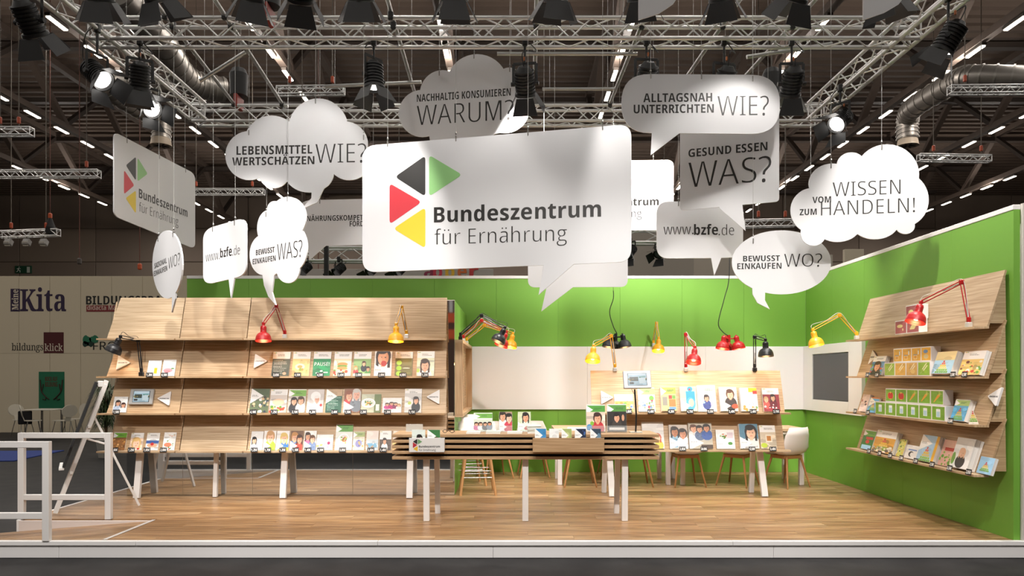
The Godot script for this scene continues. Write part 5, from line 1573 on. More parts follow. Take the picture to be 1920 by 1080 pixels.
# ---------------------------------------------------------------- tables and chairs
var chair_shell: ArrayMesh
func shell_mesh(tall := 0.36) -> ArrayMesh:
	var prof := [Vector2(0.225, 0.425), Vector2(0.2, 0.45), Vector2(0.1, 0.452), Vector2(0.0, 0.44), Vector2(-0.1, 0.44), Vector2(-0.17, 0.46), Vector2(-0.21, 0.52), Vector2(-0.23, 0.6), Vector2(-0.25, 0.45 + tall * 0.7), Vector2(-0.27, 0.45 + tall)]
	var wid := [0.2, 0.22, 0.235, 0.24, 0.24, 0.24, 0.24, 0.235, 0.22, 0.17]
	var st := start()
	st.set_smooth_group(0)
	var nu := 10
	var grid := [[], []]
	for s in 2:
		for j in prof.size():
			var row := []
			for i in nu + 1:
				var u := i * 2.0 / nu - 1.0
				var back := clampf((j - 4) / 3.0, 0, 1)
				var p := Vector3(u * wid[j], prof[j].y + 0.07 * u * u * u * u * (1.0 - back), prof[j].x + 0.07 * u * u * back)
				p += Vector3(0, -0.012 * (1 - back), -0.012 * back) * s
				row.append(p)
			grid[s].append(row)
	for s in 2:
		for j in prof.size() - 1:
			for i in nu:
				var a: Vector3 = grid[s][j][i]
				var b: Vector3 = grid[s][j][i + 1]
				var c: Vector3 = grid[s][j + 1][i + 1]
				var d: Vector3 = grid[s][j + 1][i]
				for t in ([[a, b, c], [a, c, d]] if s == 0 else [[a, c, b], [a, d, c]]):
					for v in t:
						st.set_uv(Vector2.ZERO)
						st.add_vertex(v)
	for j in prof.size() - 1:
		for i in [0, nu]:
			var q := [grid[0][j][i], grid[0][j + 1][i], grid[1][j + 1][i], grid[1][j][i]]
			for t in [[0, 1, 2], [0, 2, 3]]:
				for k in (t if i == 0 else [t[0], t[2], t[1]]):
					st.set_uv(Vector2.ZERO)
					st.add_vertex(q[k])
	for i in nu:
		for j in [0, prof.size() - 1]:
			var q := [grid[0][j][i], grid[0][j][i + 1], grid[1][j][i + 1], grid[1][j][i]]
			for t in [[0, 1, 2], [0, 2, 3]]:
				for k in (t if j != 0 else [t[0], t[2], t[1]]):
					st.set_uv(Vector2.ZERO)
					st.add_vertex(q[k])
	st.generate_normals()
	return st.commit()

func chair(label: String, pos: Vector3, yaw: float) -> void:
	var o := thing("shell_chair", label, "chair", pos, "white shell chairs with wooden legs", Basis(Vector3.UP, yaw))
	var g := o.global_transform
	if chair_shell == null:
		chair_shell = shell_mesh()
	mi("shell", chair_shell, mat("e2dfdc", 0.4), o, g)
	var wm := mat("a9794a", 0.5)
	var leg := lathe([Vector2(0.0, 0), Vector2(0.009, 0), Vector2(0.011, 0.01), Vector2(0.017, 0.43), Vector2(0.0, 0.43)], 10)
	for sx in [-1.0, 1.0]:
		for sz in [-1.0, 1.0]:
			var foot := Vector3(sx * 0.215, 0.001, sz * 0.215)
			var top := Vector3(sx * 0.13, 0.43, sz * 0.12)
			var y := (top - foot).normalized()
			var x := y.cross(Vector3.BACK).normalized()
			mi("leg", leg, wm, o, g * Transform3D(Basis(x, y, x.cross(y)), foot))
	for sg in [-1.0, 1.0]:
		mi("seat_rail", box(0.3, 0.045, 0.03, 0.004), wm, o, g * T(Vector3(0, 0.407, sg * 0.125)))
		mi("seat_rail", box(0.03, 0.045, 0.22, 0.004), wm, o, g * T(Vector3(sg * 0.135, 0.407, 0)))

func stool(label: String, pos: Vector3, yaw: float) -> void:
	var o := thing("bar_stool", label, "stool", pos, "bar stools beside the cabin", Basis(Vector3.UP, yaw))
	var g := o.global_transform
	mi("shell", shell_mesh(0.2), mat("e2dfdc", 0.4), o, g * T(Vector3(0, 0.3, 0)))
	var wm := mat("b98a58", 0.5)
	for sx in [-1.0, 1.0]:
		for sz in [-1.0, 1.0]:
			rod("leg", g * Vector3(sx * 0.22, 0.0, sz * 0.22), g * Vector3(sx * 0.12, 0.735, sz * 0.12), 0.016, wm, o)
	mi("seat_block", box(0.3, 0.04, 0.3, 0.006), wm, o, g * T(Vector3(0, 0.717, 0)))
	for h in [0.22, 0.3]:
		var k: float = 0.22 - 0.1 * h / 0.735
		for sg in [-1.0, 1.0]:
			rod("foot_rail", g * Vector3(-k, h, sg * k), g * Vector3(k, h, sg * k), 0.007, mat("c0c0be", 0.3, 0.9), o)
			rod("foot_rail", g * Vector3(sg * k, h, -k), g * Vector3(sg * k, h, k), 0.007, mat("c0c0be", 0.3, 0.9), o)

func tables_and_chairs() -> void:
	var leg := mat("e2dedb", 0.45)
	for t in [[0.56, 2.2, "long white-legged table with an oak top, its end behind the clear counter stands"], [2.24, 4.02, "long white-legged table with an oak top near the green wall corner"]]:
		var o := thing("meeting_table", t[2], "table", Vector3((t[0] + t[1]) * 0.5, 0, -10.45), "meeting tables behind the display")
		mi("table_top", box(t[1] - t[0], 0.035, 0.75, 0.003), W.oak[1], o, T(Vector3((t[0] + t[1]) * 0.5, 0.755, -10.45)))
		for x in [t[0] + 0.08, t[1] - 0.08]:
			for z in [10.14, 10.76]:
				bar("leg", Vector3(x, 0.002, -z), Vector3(x, 0.737, -z), 0.06, 0.06, leg, o)
			bar("end_rail", Vector3(x, 0.71, -10.17), Vector3(x, 0.71, -10.73), 0.05, 0.04, leg, o)
		for z in [10.14, 10.76]:
			bar("side_rail", Vector3(t[0] + 0.11, 0.71, -z), Vector3(t[1] - 0.11, 0.71, -z), 0.05, 0.03, leg, o)
	for q in [[1086, 10.1, PI, "white shell chair tucked in behind the oak leaflet box"], [1190, 10.1, PI, "white shell chair tucked in behind the tablet stand"], [1285, 10.1, PI + 0.1, "white shell chair tucked in behind the brochure with curly-haired children"], [1383, 10.12, PI - 0.7, "white shell chair turned aside behind the thoughtful boy's books"], [1474, 10.02, PI + 0.5, "white shell chair showing its back beside the freestanding display's end"], [1000, 11.0, 0.1, "white shell chair by the back wall behind the salad girl brochure"], [928, 10.9, 0.35, "white shell chair by the back wall behind the green headed brochure"], [1150, 11.12, 0.0, "white shell chair on the far side of the table behind the dark portrait brochure"]]:
		chair(q[3], Vector3(XD(q[0], q[1]), 0, -q[1]), q[2])
	stool("bar stool with white seat and wooden legs beside the mirror's end", Vector3(XD(895, 9.45), 0, -9.45), 0.1)
	stool("bar stool with white seat and wooden legs half hidden by the mirror's end", Vector3(XD(876, 10.2), 0, -10.2), 0.25)

# ---------------------------------------------------------------- desk lamps
func shade_xf(p: Vector3, dir: Vector3) -> Transform3D:
	var y := -dir.normalized()
	var x := y.cross(Vector3.BACK if absf(y.z) < 0.9 else Vector3.RIGHT).normalized()
	return Transform3D(Basis(x, y, x.cross(y)), p)

# neck: where the cap meets the arm; shade opens along dir
func lamp_head(o: Node3D, p: Vector3, dir: Vector3, m: Material, on := true) -> void:
	var xf := shade_xf(p, dir)
	mi("cap", lathe([Vector2(0.0, 0.035), Vector2(0.012, 0.035), Vector2(0.014, 0.02), Vector2(0.03, 0.016), Vector2(0.036, 0.0), Vector2(0.036, -0.02), Vector2(0.033, -0.022), Vector2(0.036, -0.026), Vector2(0.036, -0.034), Vector2(0.033, -0.036), Vector2(0.036, -0.04), Vector2(0.036, -0.066), Vector2(0.03, -0.07)], 18), m, o, xf)
	mi("shade", lathe([Vector2(0.034, -0.06), Vector2(0.052, -0.068), Vector2(0.072, -0.085), Vector2(0.086, -0.11), Vector2(0.093, -0.145), Vector2(0.094, -0.165), Vector2(0.091, -0.165), Vector2(0.09, -0.145), Vector2(0.083, -0.112), Vector2(0.069, -0.088), Vector2(0.05, -0.072), Vector2(0.034, -0.064)], 24), m, o, xf)
	mi("bulb", lathe([Vector2(0.0, -0.145), Vector2(0.018, -0.14), Vector2(0.028, -0.122), Vector2(0.026, -0.1), Vector2(0.014, -0.075), Vector2(0.0, -0.07)], 14), glow("ffe0b0", 1.0), o, xf)
	if on:
		var l := OmniLight3D.new()
		l.name = "bulb_light"
		o.add_child(l, true)
		l.global_position = xf * Vector3(0, -0.15, 0)
		l.light_color = hexc("ffc98c")
		l.light_energy = 0.09
		l.light_size = 0.03
		l.omni_range = 20
		l.omni_attenuation = 2.0
		l.shadow_enabled = true

func arm(o: Node3D, n: String, a: Vector3, b: Vector3, m: Material) -> void:
	var y := (b - a).normalized()
	var s := y.cross(Vector3.BACK)
	if s.length() < 0.2:
		s = y.cross(Vector3.RIGHT)
	s = s.normalized() * 0.014
	for k in [-1.0, 1.0]:
		rod(n, a + s * k, b + s * k, 0.0055, m, o)
	rod("spring", a + y * 0.03 - s * 0.2, a + y * (b - a).length() * 0.45 + s * 0.2, 0.0045, mat("b0aeaa", 0.35, 0.8), o)

func desk_lamp(label: String, col: String, base: Vector3, elbow: Vector3, head: Vector3, dir: Vector3, group := "jointed desk lamps") -> void:
	var m := mat(col, 0.35)
	var o := thing("desk_lamp", label, "lamp", base, group)
	mi("clamp", box(0.05, 0.05, 0.05, 0.006), mat("d2d0cc", 0.4, 0.4) if col != "1b1b1d" else m, o, T(base + Vector3(0, 0.026, 0)))
	rod("stem", base + Vector3(0, 0.04, 0), base + Vector3(0, 0.085, 0), 0.009, m, o)
	var b2 := base + Vector3(0, 0.075, 0)
	mi("joint", box(0.036, 0.05, 0.03, 0.006), m, o, T(b2))
	arm(o, "lower_arm", b2, elbow, m)
	mi("joint", box(0.045, 0.045, 0.026, 0.006), m, o, T(elbow))
	var nb := head - dir.normalized() * 0.0
	arm(o, "upper_arm", elbow, nb, m)
	mi("joint", box(0.035, 0.035, 0.03, 0.006), m, o, T(nb))
	var cp := nb + dir.normalized() * 0.045
	lamp_head(o, cp, dir, m)
	var mid := (elbow + nb) * 0.5
	mi("cable", hose(curve([cp - dir.normalized() * 0.02, nb - dir.normalized() * 0.06, mid + Vector3(0, 0.025, 0), elbow + Vector3(0, 0.03, 0), (elbow + b2) * 0.5 + Vector3(0.012, 0, 0.01), b2]), 0.003, 6), mat("c8c4bc", 0.5) if col != "1b1b1d" else mat("1b1b1d", 0.5), o)

func desk_lamps() -> void:
	var K := "1b1b1d"
	var R := "a81418"
	var Y := "e0a01e"
	desk_lamp("black desk lamp at the slanted end of the mirrored shelf wall", K, Vector3(XD(265, 9.0), LEDGES[1], -9.0), P(259, 638, 8.97), P(226, 631, 8.85), Vector3(-0.45, -1, 0.1))
	desk_lamp("red desk lamp on the long shelf's top ledge", R, Vector3(XD(534, 9.0), LEDGES[0], -9.0), P(518, 574, 9.0), P(494, 607, 8.8), Vector3(0.05, -1, 0.15))
	desk_lamp("yellow desk lamp on the long shelf's top ledge", Y, Vector3(XD(762, 9.0), LEDGES[0], -9.0), P(753, 576, 9.0), P(743, 608, 8.8), Vector3(0.0, -1, 0.15))
	desk_lamp("black desk lamp on the oak wall frame", K, Vector3(-0.67, 1.945, -9.45), P(903, 592, 9.45), P(947, 614, 9.4), Vector3(-0.5, -1, 0.2))
	desk_lamp("red desk lamp on the oak wall frame behind the black one", R, Vector3(-0.67, 1.945, -10.0), P(903, 601, 10.0), P(950, 622, 9.95), Vector3(-0.4, -1, 0.2))
	desk_lamp("yellow desk lamp on the oak wall frame", Y, Vector3(-0.67, 1.945, -10.7), P(908, 610, 10.7), P(962, 625, 10.6), Vector3(-0.2, -1, 0.2))
	var td := 9.33
	var ty := 1.545
	desk_lamp("yellow desk lamp on the freestanding display behind the tablet stand", Y, Vector3(XD(1153, td), ty, -td), P(1146, 630, td), P(1113, 648, td - 0.15), Vector3(-0.1, -1, 0.35))
	desk_lamp("red desk lamp on the freestanding display", R, Vector3(XD(1286, td), ty, -td), P(1286, 627, td), P(1303, 651, td - 0.15), Vector3(-0.2, -1, 0.4))
	desk_lamp("black desk lamp on the freestanding display", K, Vector3(XD(1415, td), ty, -td), P(1415, 632, td), P(1435, 637, td - 0.1), Vector3(0, -1, 0.1))
	desk_lamp("yellow desk lamp on the back wall's white band", Y, Vector3(XD(1226, 11.43), 1.946, -11.46), P(1231, 606, 11.3), P(1235, 634, 11.1), Vector3(-0.1, -1, 0.35))
	desk_lamp("yellow desk lamp at the far end of the wall shelf", Y, Vector3(WALL_X - OUT - 0.05, LEDGES[0], -9.28), P(1574, 591, 9.3), P(1524, 618, 9.25), Vector3(0.15, -1, 0.2))
	desk_lamp("red desk lamp at the near end of the wall shelf", R, Vector3(WALL_X - OUT - 0.06, LEDGES[0], -6.98), P(1803, 529, 7.05), P(1727, 567, 7.25), Vector3(-0.35, -1, 0.1))
	# pendant clusters
	for q in [["cluster of three black lamp heads hanging on a black cable over the table", K, 1155, 640, 10.4, [[1150, 545], [1150, 560], [1143, 585], [1150, 612], [1156, 624]]], ["cluster of three red lamp heads hanging on a black cable over the table", R, 1367, 643, 10.4, [[1368, 430], [1367, 520], [1358, 560], [1347, 605], [1355, 622], [1367, 630]]]]:
		var c := P(q[2], q[3] - 8, q[4])
		var o := thing("pendant_lamp", q[0], "lamp", c, "pendant clusters of lamp heads")
		var m := mat(q[1], 0.35)
		rod("hub", c + Vector3(0, -0.05, 0), c + Vector3(0, 0.05, 0), 0.02, m, o)
		for k in 3:
			var a := TAU * k / 3.0 + 0.5
			var v := Vector3(cos(a), 0, sin(a))
			rod("hub_arm", c, c + v * 0.09 + Vector3(0, 0.0, 0), 0.009, m, o)
			lamp_head(o, c + v * 0.1 + Vector3(0, 0.015, 0), Vector3(v.x * 0.2, -1, v.z * 0.2), m)
		var pts := []
		for p in q[5]:
			pts.append(P(p[0], p[1], q[4]))
		pts.append(c + Vector3(0, 0.05, 0))
		mi("cable", hose(curve(pts), 0.006, 8), mat("161616", 0.5), o)
		rod("wire", P(q[5][0][0], q[5][0][1], q[4]), Vector3(P(q[5][0][0], 0, q[4]).x, ROOF + 0.05, -q[4]), 0.003, mat("161616", 0.5), o, false)

# ---------------------------------------------------------------- railings, easel
func railings() -> void:
	var m := mat("dedbd9", 0.4)
	var a := Vector3(XD(203, 7.7), 0, -7.71)
	var b := Vector3(XD(47, 7.76), 0, -7.71)
	var o := thing("ramp_railing", "white square tube railing on the far side of the ramp", "railing", (a + b) * 0.5, "white railings flanking the ramp")
	for p in [a, b]:
		bar("post", p + Vector3(0, 0.002, 0), p + Vector3(0, 0.9, 0), 0.062, 0.05, m, o)
	bar("top_rail", a + Vector3(-0.031, 0.872, 0), b + Vector3(0.031, 0.872, 0), 0.056, 0.05, m, o, Vector3.UP)
	bar("lower_rail", a + Vector3(-0.031, 0.23, 0), b + Vector3(0.031, 0.23, 0), 0.056, 0.05, m, o, Vector3.UP)
	var c := Vector3(XD(88, 6.69), 0, -6.69)
	var d := Vector3(-5.62, 0, -6.69)
	var o2 := thing("ramp_railing", "white square tube railing on the front kerb by the ramp", "railing", (c + d) * 0.5, "white railings flanking the ramp")
	for p in [c, d]:
		bar("post", p + Vector3(0, 0.003, 0), p + Vector3(0, 0.9, 0), 0.062, 0.05, m, o2)
	bar("top_rail", c + Vector3(-0.031, 0.872, 0), d + Vector3(0.031, 0.872, 0), 0.056, 0.05, m, o2, Vector3.UP)
	bar("lower_rail", c + Vector3(-0.031, 0.23, 0), d + Vector3(0.031, 0.23, 0), 0.056, 0.05, m, o2, Vector3.UP)

func easel() -> void:
	var o := thing("easel", "white wooden easel holding a black board edge-on at the stand's open end", "easel", Vector3(-4.74, 0, -8.25), "", Basis(Vector3.UP, 0.53))
	var g := o.global_transform
	var m := mat("dbd8d5", 0.45)
	var B := func(n: String, p: Vector3, q: Vector3, w: float, t: float, mm: Material) -> void: bar(n, g * p, g * q, w, t, mm, o, g.basis.z)
	for z in [-0.09, 0.09]:
		B.call("front_rail", Vector3(-0.3, 0.002, z), Vector3(0.18, 1.4, z), 0.022, 0.045, m)
	B.call("cross_bar", Vector3(-0.15, 0.43, -0.12), Vector3(-0.15, 0.43, 0.12), 0.03, 0.03, m)
	B.call("cross_bar", Vector3(0.02, 0.93, -0.12), Vector3(0.02, 0.93, 0.12), 0.03, 0.03, m)
	B.call("mast", Vector3(-0.1, 0.58, 0.0), Vector3(0.19, 1.44, 0.0), 0.03, 0.05, m)
	B.call("rear_leg", Vector3(0.07, 1.03, 0.0), Vector3(0.52, 0.002, 0.0), 0.03, 0.025, m)
	B.call("brace", Vector3(-0.02, 0.8, 0.03), Vector3(0.2, 0.72, 0.01), 0.03, 0.02, m)
	B.call("ledge", Vector3(-0.24, 0.5, -0.3), Vector3(-0.24, 0.5, 0.3), 0.05, 0.025, m)
	mi("top_clip", box(0.06, 0.07, 0.08, 0.006), m, o, g * T(Vector3(0.13, 1.4, 0)))
	var bd := thing("black_board", "thin black board leaning on the white easel", "board", g * Vector3(-0.2, 0.52, 0.0), "", Basis(Vector3.UP, 0.53))
	mi("panel", box(0.025, 0.96, 0.62, 0.003), mat("1e1f21", 0.5), bd, g * Transform3D(Basis(Vector3.BACK, -0.33), Vector3(-0.065, 0.97, 0.0)))

# ---------------------------------------------------------------- background of the hall
func far_things() -> void:
	# cream partition with logos
	var wd := 21.6
	var w := struct("wall_partition", "cream partition wall of a neighbouring stand with printed names", Vector3(-12, HALL_Y, -wd))
	var pw := 0.9
	for k in 20:
		for r in 2:
			var y0: float = [HALL_Y, 2.15][r]
			var y1: float = [2.145, 4.4][r]
			mi("wall_panel", box(pw - 0.008, y1 - y0, 0.06, 0.003), mat(["cdc0a6", "cabda3", "d0c3a8"][(k * 3 + r) % 3], 0.7), w, T(Vector3(-24.3 + pw * (k + 0.5), (y0 + y1) * 0.5, -wd - 0.03)))
	var wz := -wd + 0.003
	var q := func(px: float, py: float) -> Vector3: return Vector3(XD(px, wd), YD(py, wd), wz)
	var pane := func(n: String, x0: float, y0: float, x1: float, y1: float, h: String) -> void:
		mi(n, box(XD(x1, wd) - XD(x0, wd), (y1 - y0) * wd / FPX, 0.006, 0.001), mat(h, 0.6), w, T((q.call(x0, y0) + q.call(x1, y1)) * 0.5))
	var put := func(s: String, f: Font, x0: float, x1: float, base: float, cap: float, h: String, z := 0.0) -> void:
		letter(w, s, f, q.call(x0, base) + Vector3(0, 0, z), Vector3.RIGHT, Vector3.UP, XD(x1, wd) - XD(x0, wd), cap * wd / FPX, mat(h, 0.6), 0.004)
	pane.call("name_plate", 20, 541.5, 37.4, 584, "2a1838")
	put.call("Kita", font_sb, 38, 124, 583.5, 42, "2a1838")
	letter(w, "Meine", font_sb, q.call(34.5, 581) + Vector3(0, 0, 0.004), Vector3.UP, Vector3.LEFT, 38 * wd / FPX, 11.5 * wd / FPX, mat("d8ccb4", 0.6), 0.004)
	put.call("BILDUNGSPRAXIS", font_b, 161.5, 334, 571, 16, "16130f")
	pane.call("name_plate", 162, 572.5, 334, 584.5, "7c2a2a")
	put.call("didacta Magazin", font_r, 164, 243, 581, 8.5, "d8c8b8", 0.004)
	put.call("bildungs", font_s, 22, 81, 657, 13, "16130f")
	pane.call("name_plate", 82, 623, 119.5, 662, "4a0f12")
	put.call("klick", font_s, 84, 118, 658, 13, "d8ccb8", 0.004)
	put.call("FRÖBEL", font_r, 174.5, 262, 656, 15.5, "16130f")
	for lf in [[163, 637, 8, 9, 0.6, "1f6a4a"], [176, 636, 9, 8, -0.6, "1f6a4a"], [161, 645, 6, 6, 0.4, "0f3024"], [169, 645, 6, 6, -0.4, "0f3024"]]:
		var poly := PackedVector2Array()
		for i in 14:
			var a := TAU * i / 14.0
			poly.append(Vector2(cos(a) * lf[2], sin(a) * lf[3] * (1.0 if cos(a) * lf[4] < 0 else 0.7)) * wd / FPX)
		mi("leaf_mark", slab(poly, 0.005), mat(lf[5], 0.6), w, T(q.call(lf[0], lf[1])))
	# poster with antlers
	var po := thing("poster", "green poster with dark antlers and the words BOCK AUF BILDUNG on the cream partition", "poster", q.call(97, 767))
	var pc: Vector3 = (q.call(73, 697) + q.call(121, 767)) * 0.5
	mi("sheet", box(48 * wd / FPX, 70 * wd / FPX, 0.006, 0.001), mat("1f6a4a", 0.5), po, T(pc + Vector3(0, 0, 0.002)))
	for t in [["BOCK AUF", 85, 108, 714.5, 8], ["BILDUNG", 85, 108, 725, 8.5]]:
		letter(po, t[0], font_b, q.call(t[1], t[3]) + Vector3(0, 0, 0.006), Vector3.RIGHT, Vector3.UP, (t[2] - t[1]) * wd / FPX, t[4] * wd / FPX, mat("5a1c14", 0.6), 0.003)
	for sg in [-1.0, 1.0]:
		var ap := func(x: float, y: float) -> Vector3: return q.call(97 + sg * x, y) + Vector3(0, 0, 0.02)
		mi("antler_print", hose(curve([ap.call(4, 749), ap.call(10, 744), ap.call(18, 734), ap.call(20, 722), ap.call(21, 712)]), 0.016, 5), mat("3a2418", 0.7), po)
		mi("antler_print", hose([ap.call(18, 734), ap.call(16, 726), ap.call(15, 720)], 0.013, 5), mat("3a2418", 0.7), po)
		mi("antler_print", hose([ap.call(10, 744), ap.call(11, 750), ap.call(16, 748)], 0.013, 5), mat("3a2418", 0.7), po)
	# table and four chairs at the partition
	var tb := thing("cafe_table", "white cafe table with steel legs before the cream partition", "table", Vector3(XD(87, 20.3), HALL_Y, -20.3))
	var tp := tb.position
	mi("table_top", box(0.75, 0.025, 0.75, 0.006), mat("d6d0c2", 0.4), tb, T(tp + Vector3(0, 0.73, 0)))
	for x in [-0.12, 0.42]:
		rod("leg", tp + Vector3(x, 0.0, 0), tp + Vector3(x, 0.72, 0), 0.03, mat("8a8884", 0.3, 0.9), tb)
	for e in [[62, 19.9, 2.2, "pale moulded chair at the cafe table's aisle end, near the black bag"], [43, 20.2, 1.2, "pale moulded chair carrying the black bag"], [118, 19.9, -2.0, "pale moulded chair at the cafe table opposite the bag"], [137, 20.6, -0.6, "pale moulded chair at the cafe table next to the easel"]]:
		cafe_chair(e[3], Vector3(XD(e[0], e[1]), HALL_Y, -e[1]), e[2])
	var bag := thing("tote_bag", "black cloth bag hung on a cafe chair", "bag", P(47, 795, 20.0))
	mi("cloth", box(0.32, 0.36, 0.06, 0.02), mat("141416", 0.8), bag, T(P(47, 783, 19.95), Basis(Vector3.UP, 0.5)))
	letter(bag, "JACK", font_b, P(42, 788, 19.9), Vector3(0.88, 0, -0.48), Vector3.UP, 0.2, 0.08, mat("c8c8c8", 0.7), 0.003)
	# plant
	var pp := Vector3(XD(199, 15.0), HALL_Y, -15.0)
	var pl := thing("potted_plant", "tall dracaena with drooping narrow leaves in a pale pot behind the shelf end", "plant", pp)
	mi("pot", lathe([Vector2(0.0, 0.0), Vector2(0.14, 0.0), Vector2(0.19, 0.36), Vector2(0.17, 0.36), Vector2(0.0, 0.33)], 18), mat("a8a49c", 0.6), pl, T(pp))
	rod("stem", pp + Vector3(0, 0.33, 0), pp + Vector3(0, 1.25, 0), 0.025, mat("6a5238", 0.8), pl)
	var st := start()
	var r := RandomNumberGenerator.new()
	r.seed = 8
	for i in 260:
		var h := r.randf_range(0.55, 1.35)
		var a := r.randf() * TAU
		var L := r.randf_range(0.3, 0.5)
		var v := Vector3(cos(a), 0, sin(a))
		var s := Vector3(-sin(a), 0, cos(a)) * 0.014
		var p0 := Vector3(0, h, 0)
		var rise := r.randf_range(0.05, 0.22)
		var p1 := p0 + v * L * 0.5 + Vector3(0, rise, 0)
		var p2 := p0 + v * L * 0.85 + Vector3(0, rise - 0.2, 0)
		var n := Vector3.UP
		quad(st, p0 - s * 0.6, p0 + s * 0.6, p1 + s, p1 - s, n)
		tri(st, p1 - s, p1 + s, p2, n)
	var fol := mi("foliage", st.commit(), mat("3a4a24", 0.5), pl, T(pp))
	fol.set_meta("kind", "stuff")
	# emergency exit sign
	var ex := thing("exit_sign", "green emergency exit sign with a white running figure on the far wall", "sign", P(43, 505, 62.09))
	var es := 62.0 / FPX
	mi("plate", box(31 * es, 14 * es, 0.1, 0.01), mat("1c4a34", 0.5), ex, T(P(44, 505.5, 62.09)))
	mi("door_mark", box(5.5 * es, 11 * es, 0.02, 0.002), mat("c8cfc4", 0.5), ex, T(P(54, 506, 62.09) + Vector3(0, 0, 0.06)))
	var rf := func(x: float, y: float) -> Vector3: return P(36 + x, 505 + y, 62.09) + Vector3(0, 0, 0.07)
	mi("runner_head", lathe([Vector2(0, -0.04), Vector2(0.045, 0), Vector2(0, 0.04)], 8), mat("dfe4da", 0.5), ex, T(rf.call(1.0, -4.2)))
	for sgm in [[0, -2.6, -1, 1.2], [-1, 1.2, 2.4, 2.4], [2.4, 2.4, 2.6, 6], [-1, 1.2, -2, 4], [-2, 4, -4.5, 4.6], [0, -2, 3.4, -1], [0, -2, -3.4, -0.5]]:
		rod("runner_limb", rf.call(sgm[0], sgm[1]), rf.call(sgm[2], sgm[3]), 0.025, mat("dfe4da", 0.5), ex, false)
	# blue carpet of a neighbouring stand
	var cp := struct("floor_carpet", "blue carpet of a neighbouring stand", Vector3(-12.2, HALL_Y, -14.6))
	mi("carpet", box(6.0, 0.02, 2.0, 0.004), mat("22387e", 0.9), cp, T(Vector3(-12.7, HALL_Y + 0.01, -14.9), Basis(Vector3.UP, 0.12)))
	# far partitions seen over the green wall
	var fm := mat("b3aaa0", 0.7)
	for s in [[1, "wall_stand_far_1", 560, 925, 505, 560, 17.0, "b0a8a2"], [2, "wall_stand_far_2", 1120, 1300, 432, 560, 19.0, "a39a90"], [3, "wall_stand_far_3", 1290, 1560, 478, 560, 20.5, "b6ada0"], [4, "wall_stand_far_4", 1582, 1618, 468, 540, 16.0, "d0c4ae"]]:
		var o := struct(s[1], "pale partition of a stand behind the green wall", Vector3(XD((s[2] + s[3]) * 0.5, s[6]), 0, -s[6]))
		var yt := YD(s[4], s[6])
		mi("wall_slab", box(XD(s[3], s[6]) - XD(s[2], s[6]), yt - HALL_Y, 0.1, 0.005), mat(s[7], 0.7), o, T(Vector3(XD((s[2] + s[3]) * 0.5, s[6]), (yt + HALL_Y) * 0.5, -s[6])))
		if s[0] == 1:
			for c in [["a", 805, "8a2a4a"], ["p", 822, "c8324a"], ["p", 845, "e0b030"], ["e", 868, "d06a30"], ["r", 890, "c03a3a"]]:
				letter(o, c[0], font_b, P(c[1] - 10, 520, 16.94), Vector3.RIGHT, Vector3.UP, 17 * 17.0 / FPX, 24 * 17.0 / FPX, mat(c[2], 0.6), 0.01)
	# stand across the aisle, which the mirror's end reflects
	var bn := struct("wall_stand_opposite", "brown wall with orange bands of the stand across the aisle", Vector3(-2.6, HALL_Y, 8))
	mi("wall_slab", box(4.0, 4.4, 0.1, 0.004), mat("5a4034", 0.6), bn, T(Vector3(-2.6, HALL_Y + 2.2, 8.05)))
	for e in [[3.4, 3.74], [2.81, 3.15]]:
		mi("orange_band", box(4.0, e[1] - e[0], 0.02, 0.002), mat("e8602c", 0.5), bn, T(Vector3(-2.6, (e[0] + e[1]) * 0.5, 7.99)))
	mi("white_panel", box(0.12, 0.42, 0.02, 0.002), mat("e8e4e2", 0.5), bn, T(Vector3(-2.22, 3.97, 7.99)))
	# black mast
	var ms := thing("black_mast", "black mast standing behind the mirrored cabin", "mast", Vector3(XD(612, 12.6), HALL_Y, -12.6))
	bar("tube", ms.position, P(612, 461, 12.6), 0.07, 0.07, mat("131313", 0.6), ms)
	mi("foot", box(0.5, 0.02, 0.5, 0.004), mat("131313", 0.6), ms, T(ms.position + Vector3(0, 0.011, 0)))
	# far trusses
	for t in [["far aluminium truss with three floodlights over the aisle side", 0, 440, 110, 436, 26.0], ["far aluminium truss high over the aisle side", -20, 247, 60, 247, 22.0], ["long far aluminium truss over the aisle side", -30, 327, 186, 326, 24.0], ["far aluminium truss behind the lit cloud's top", 520, 171, 645, 169, 22.0], ["far aluminium truss below the slanting sign", 345, 360, 495, 360, 30.0], ["far aluminium truss at the wall side, high", 1780, 169, 1960, 168, 22.0], ["far aluminium truss at the wall side, lower", 1722, 296, 1856, 298, 26.0], ["far aluminium truss behind the wall side oval", 1395, 420, 1490, 418, 24.0]]:
		truss(t[0], P(t[1], t[2], t[5]), P(t[3], t[4], t[5]), 0.22, 0.45, 0.025, 0.012, "far trusses in the hall")
		for px in [t[1] + 25.0, t[3] - 20.0]:
			var hp := P(px, t[2], t[5])
			var hw := thing("truss_hanger", "thin chain hoist line holding a far truss", "cable", hp, "hoist lines of the far trusses")
			hp.z += 0.11
			rod("line", hp + Vector3(0, 0.1, 0), Vector3(hp.x, ROOF + 0.05, hp.z), 0.015, mat("5a5248", 0.6), hw, false)
			mi("hook", box(0.09, 0.2, 0.09, 0.02), mat("a8431e", 0.5), hw, T(hp + Vector3(0, 0.3, 0)))
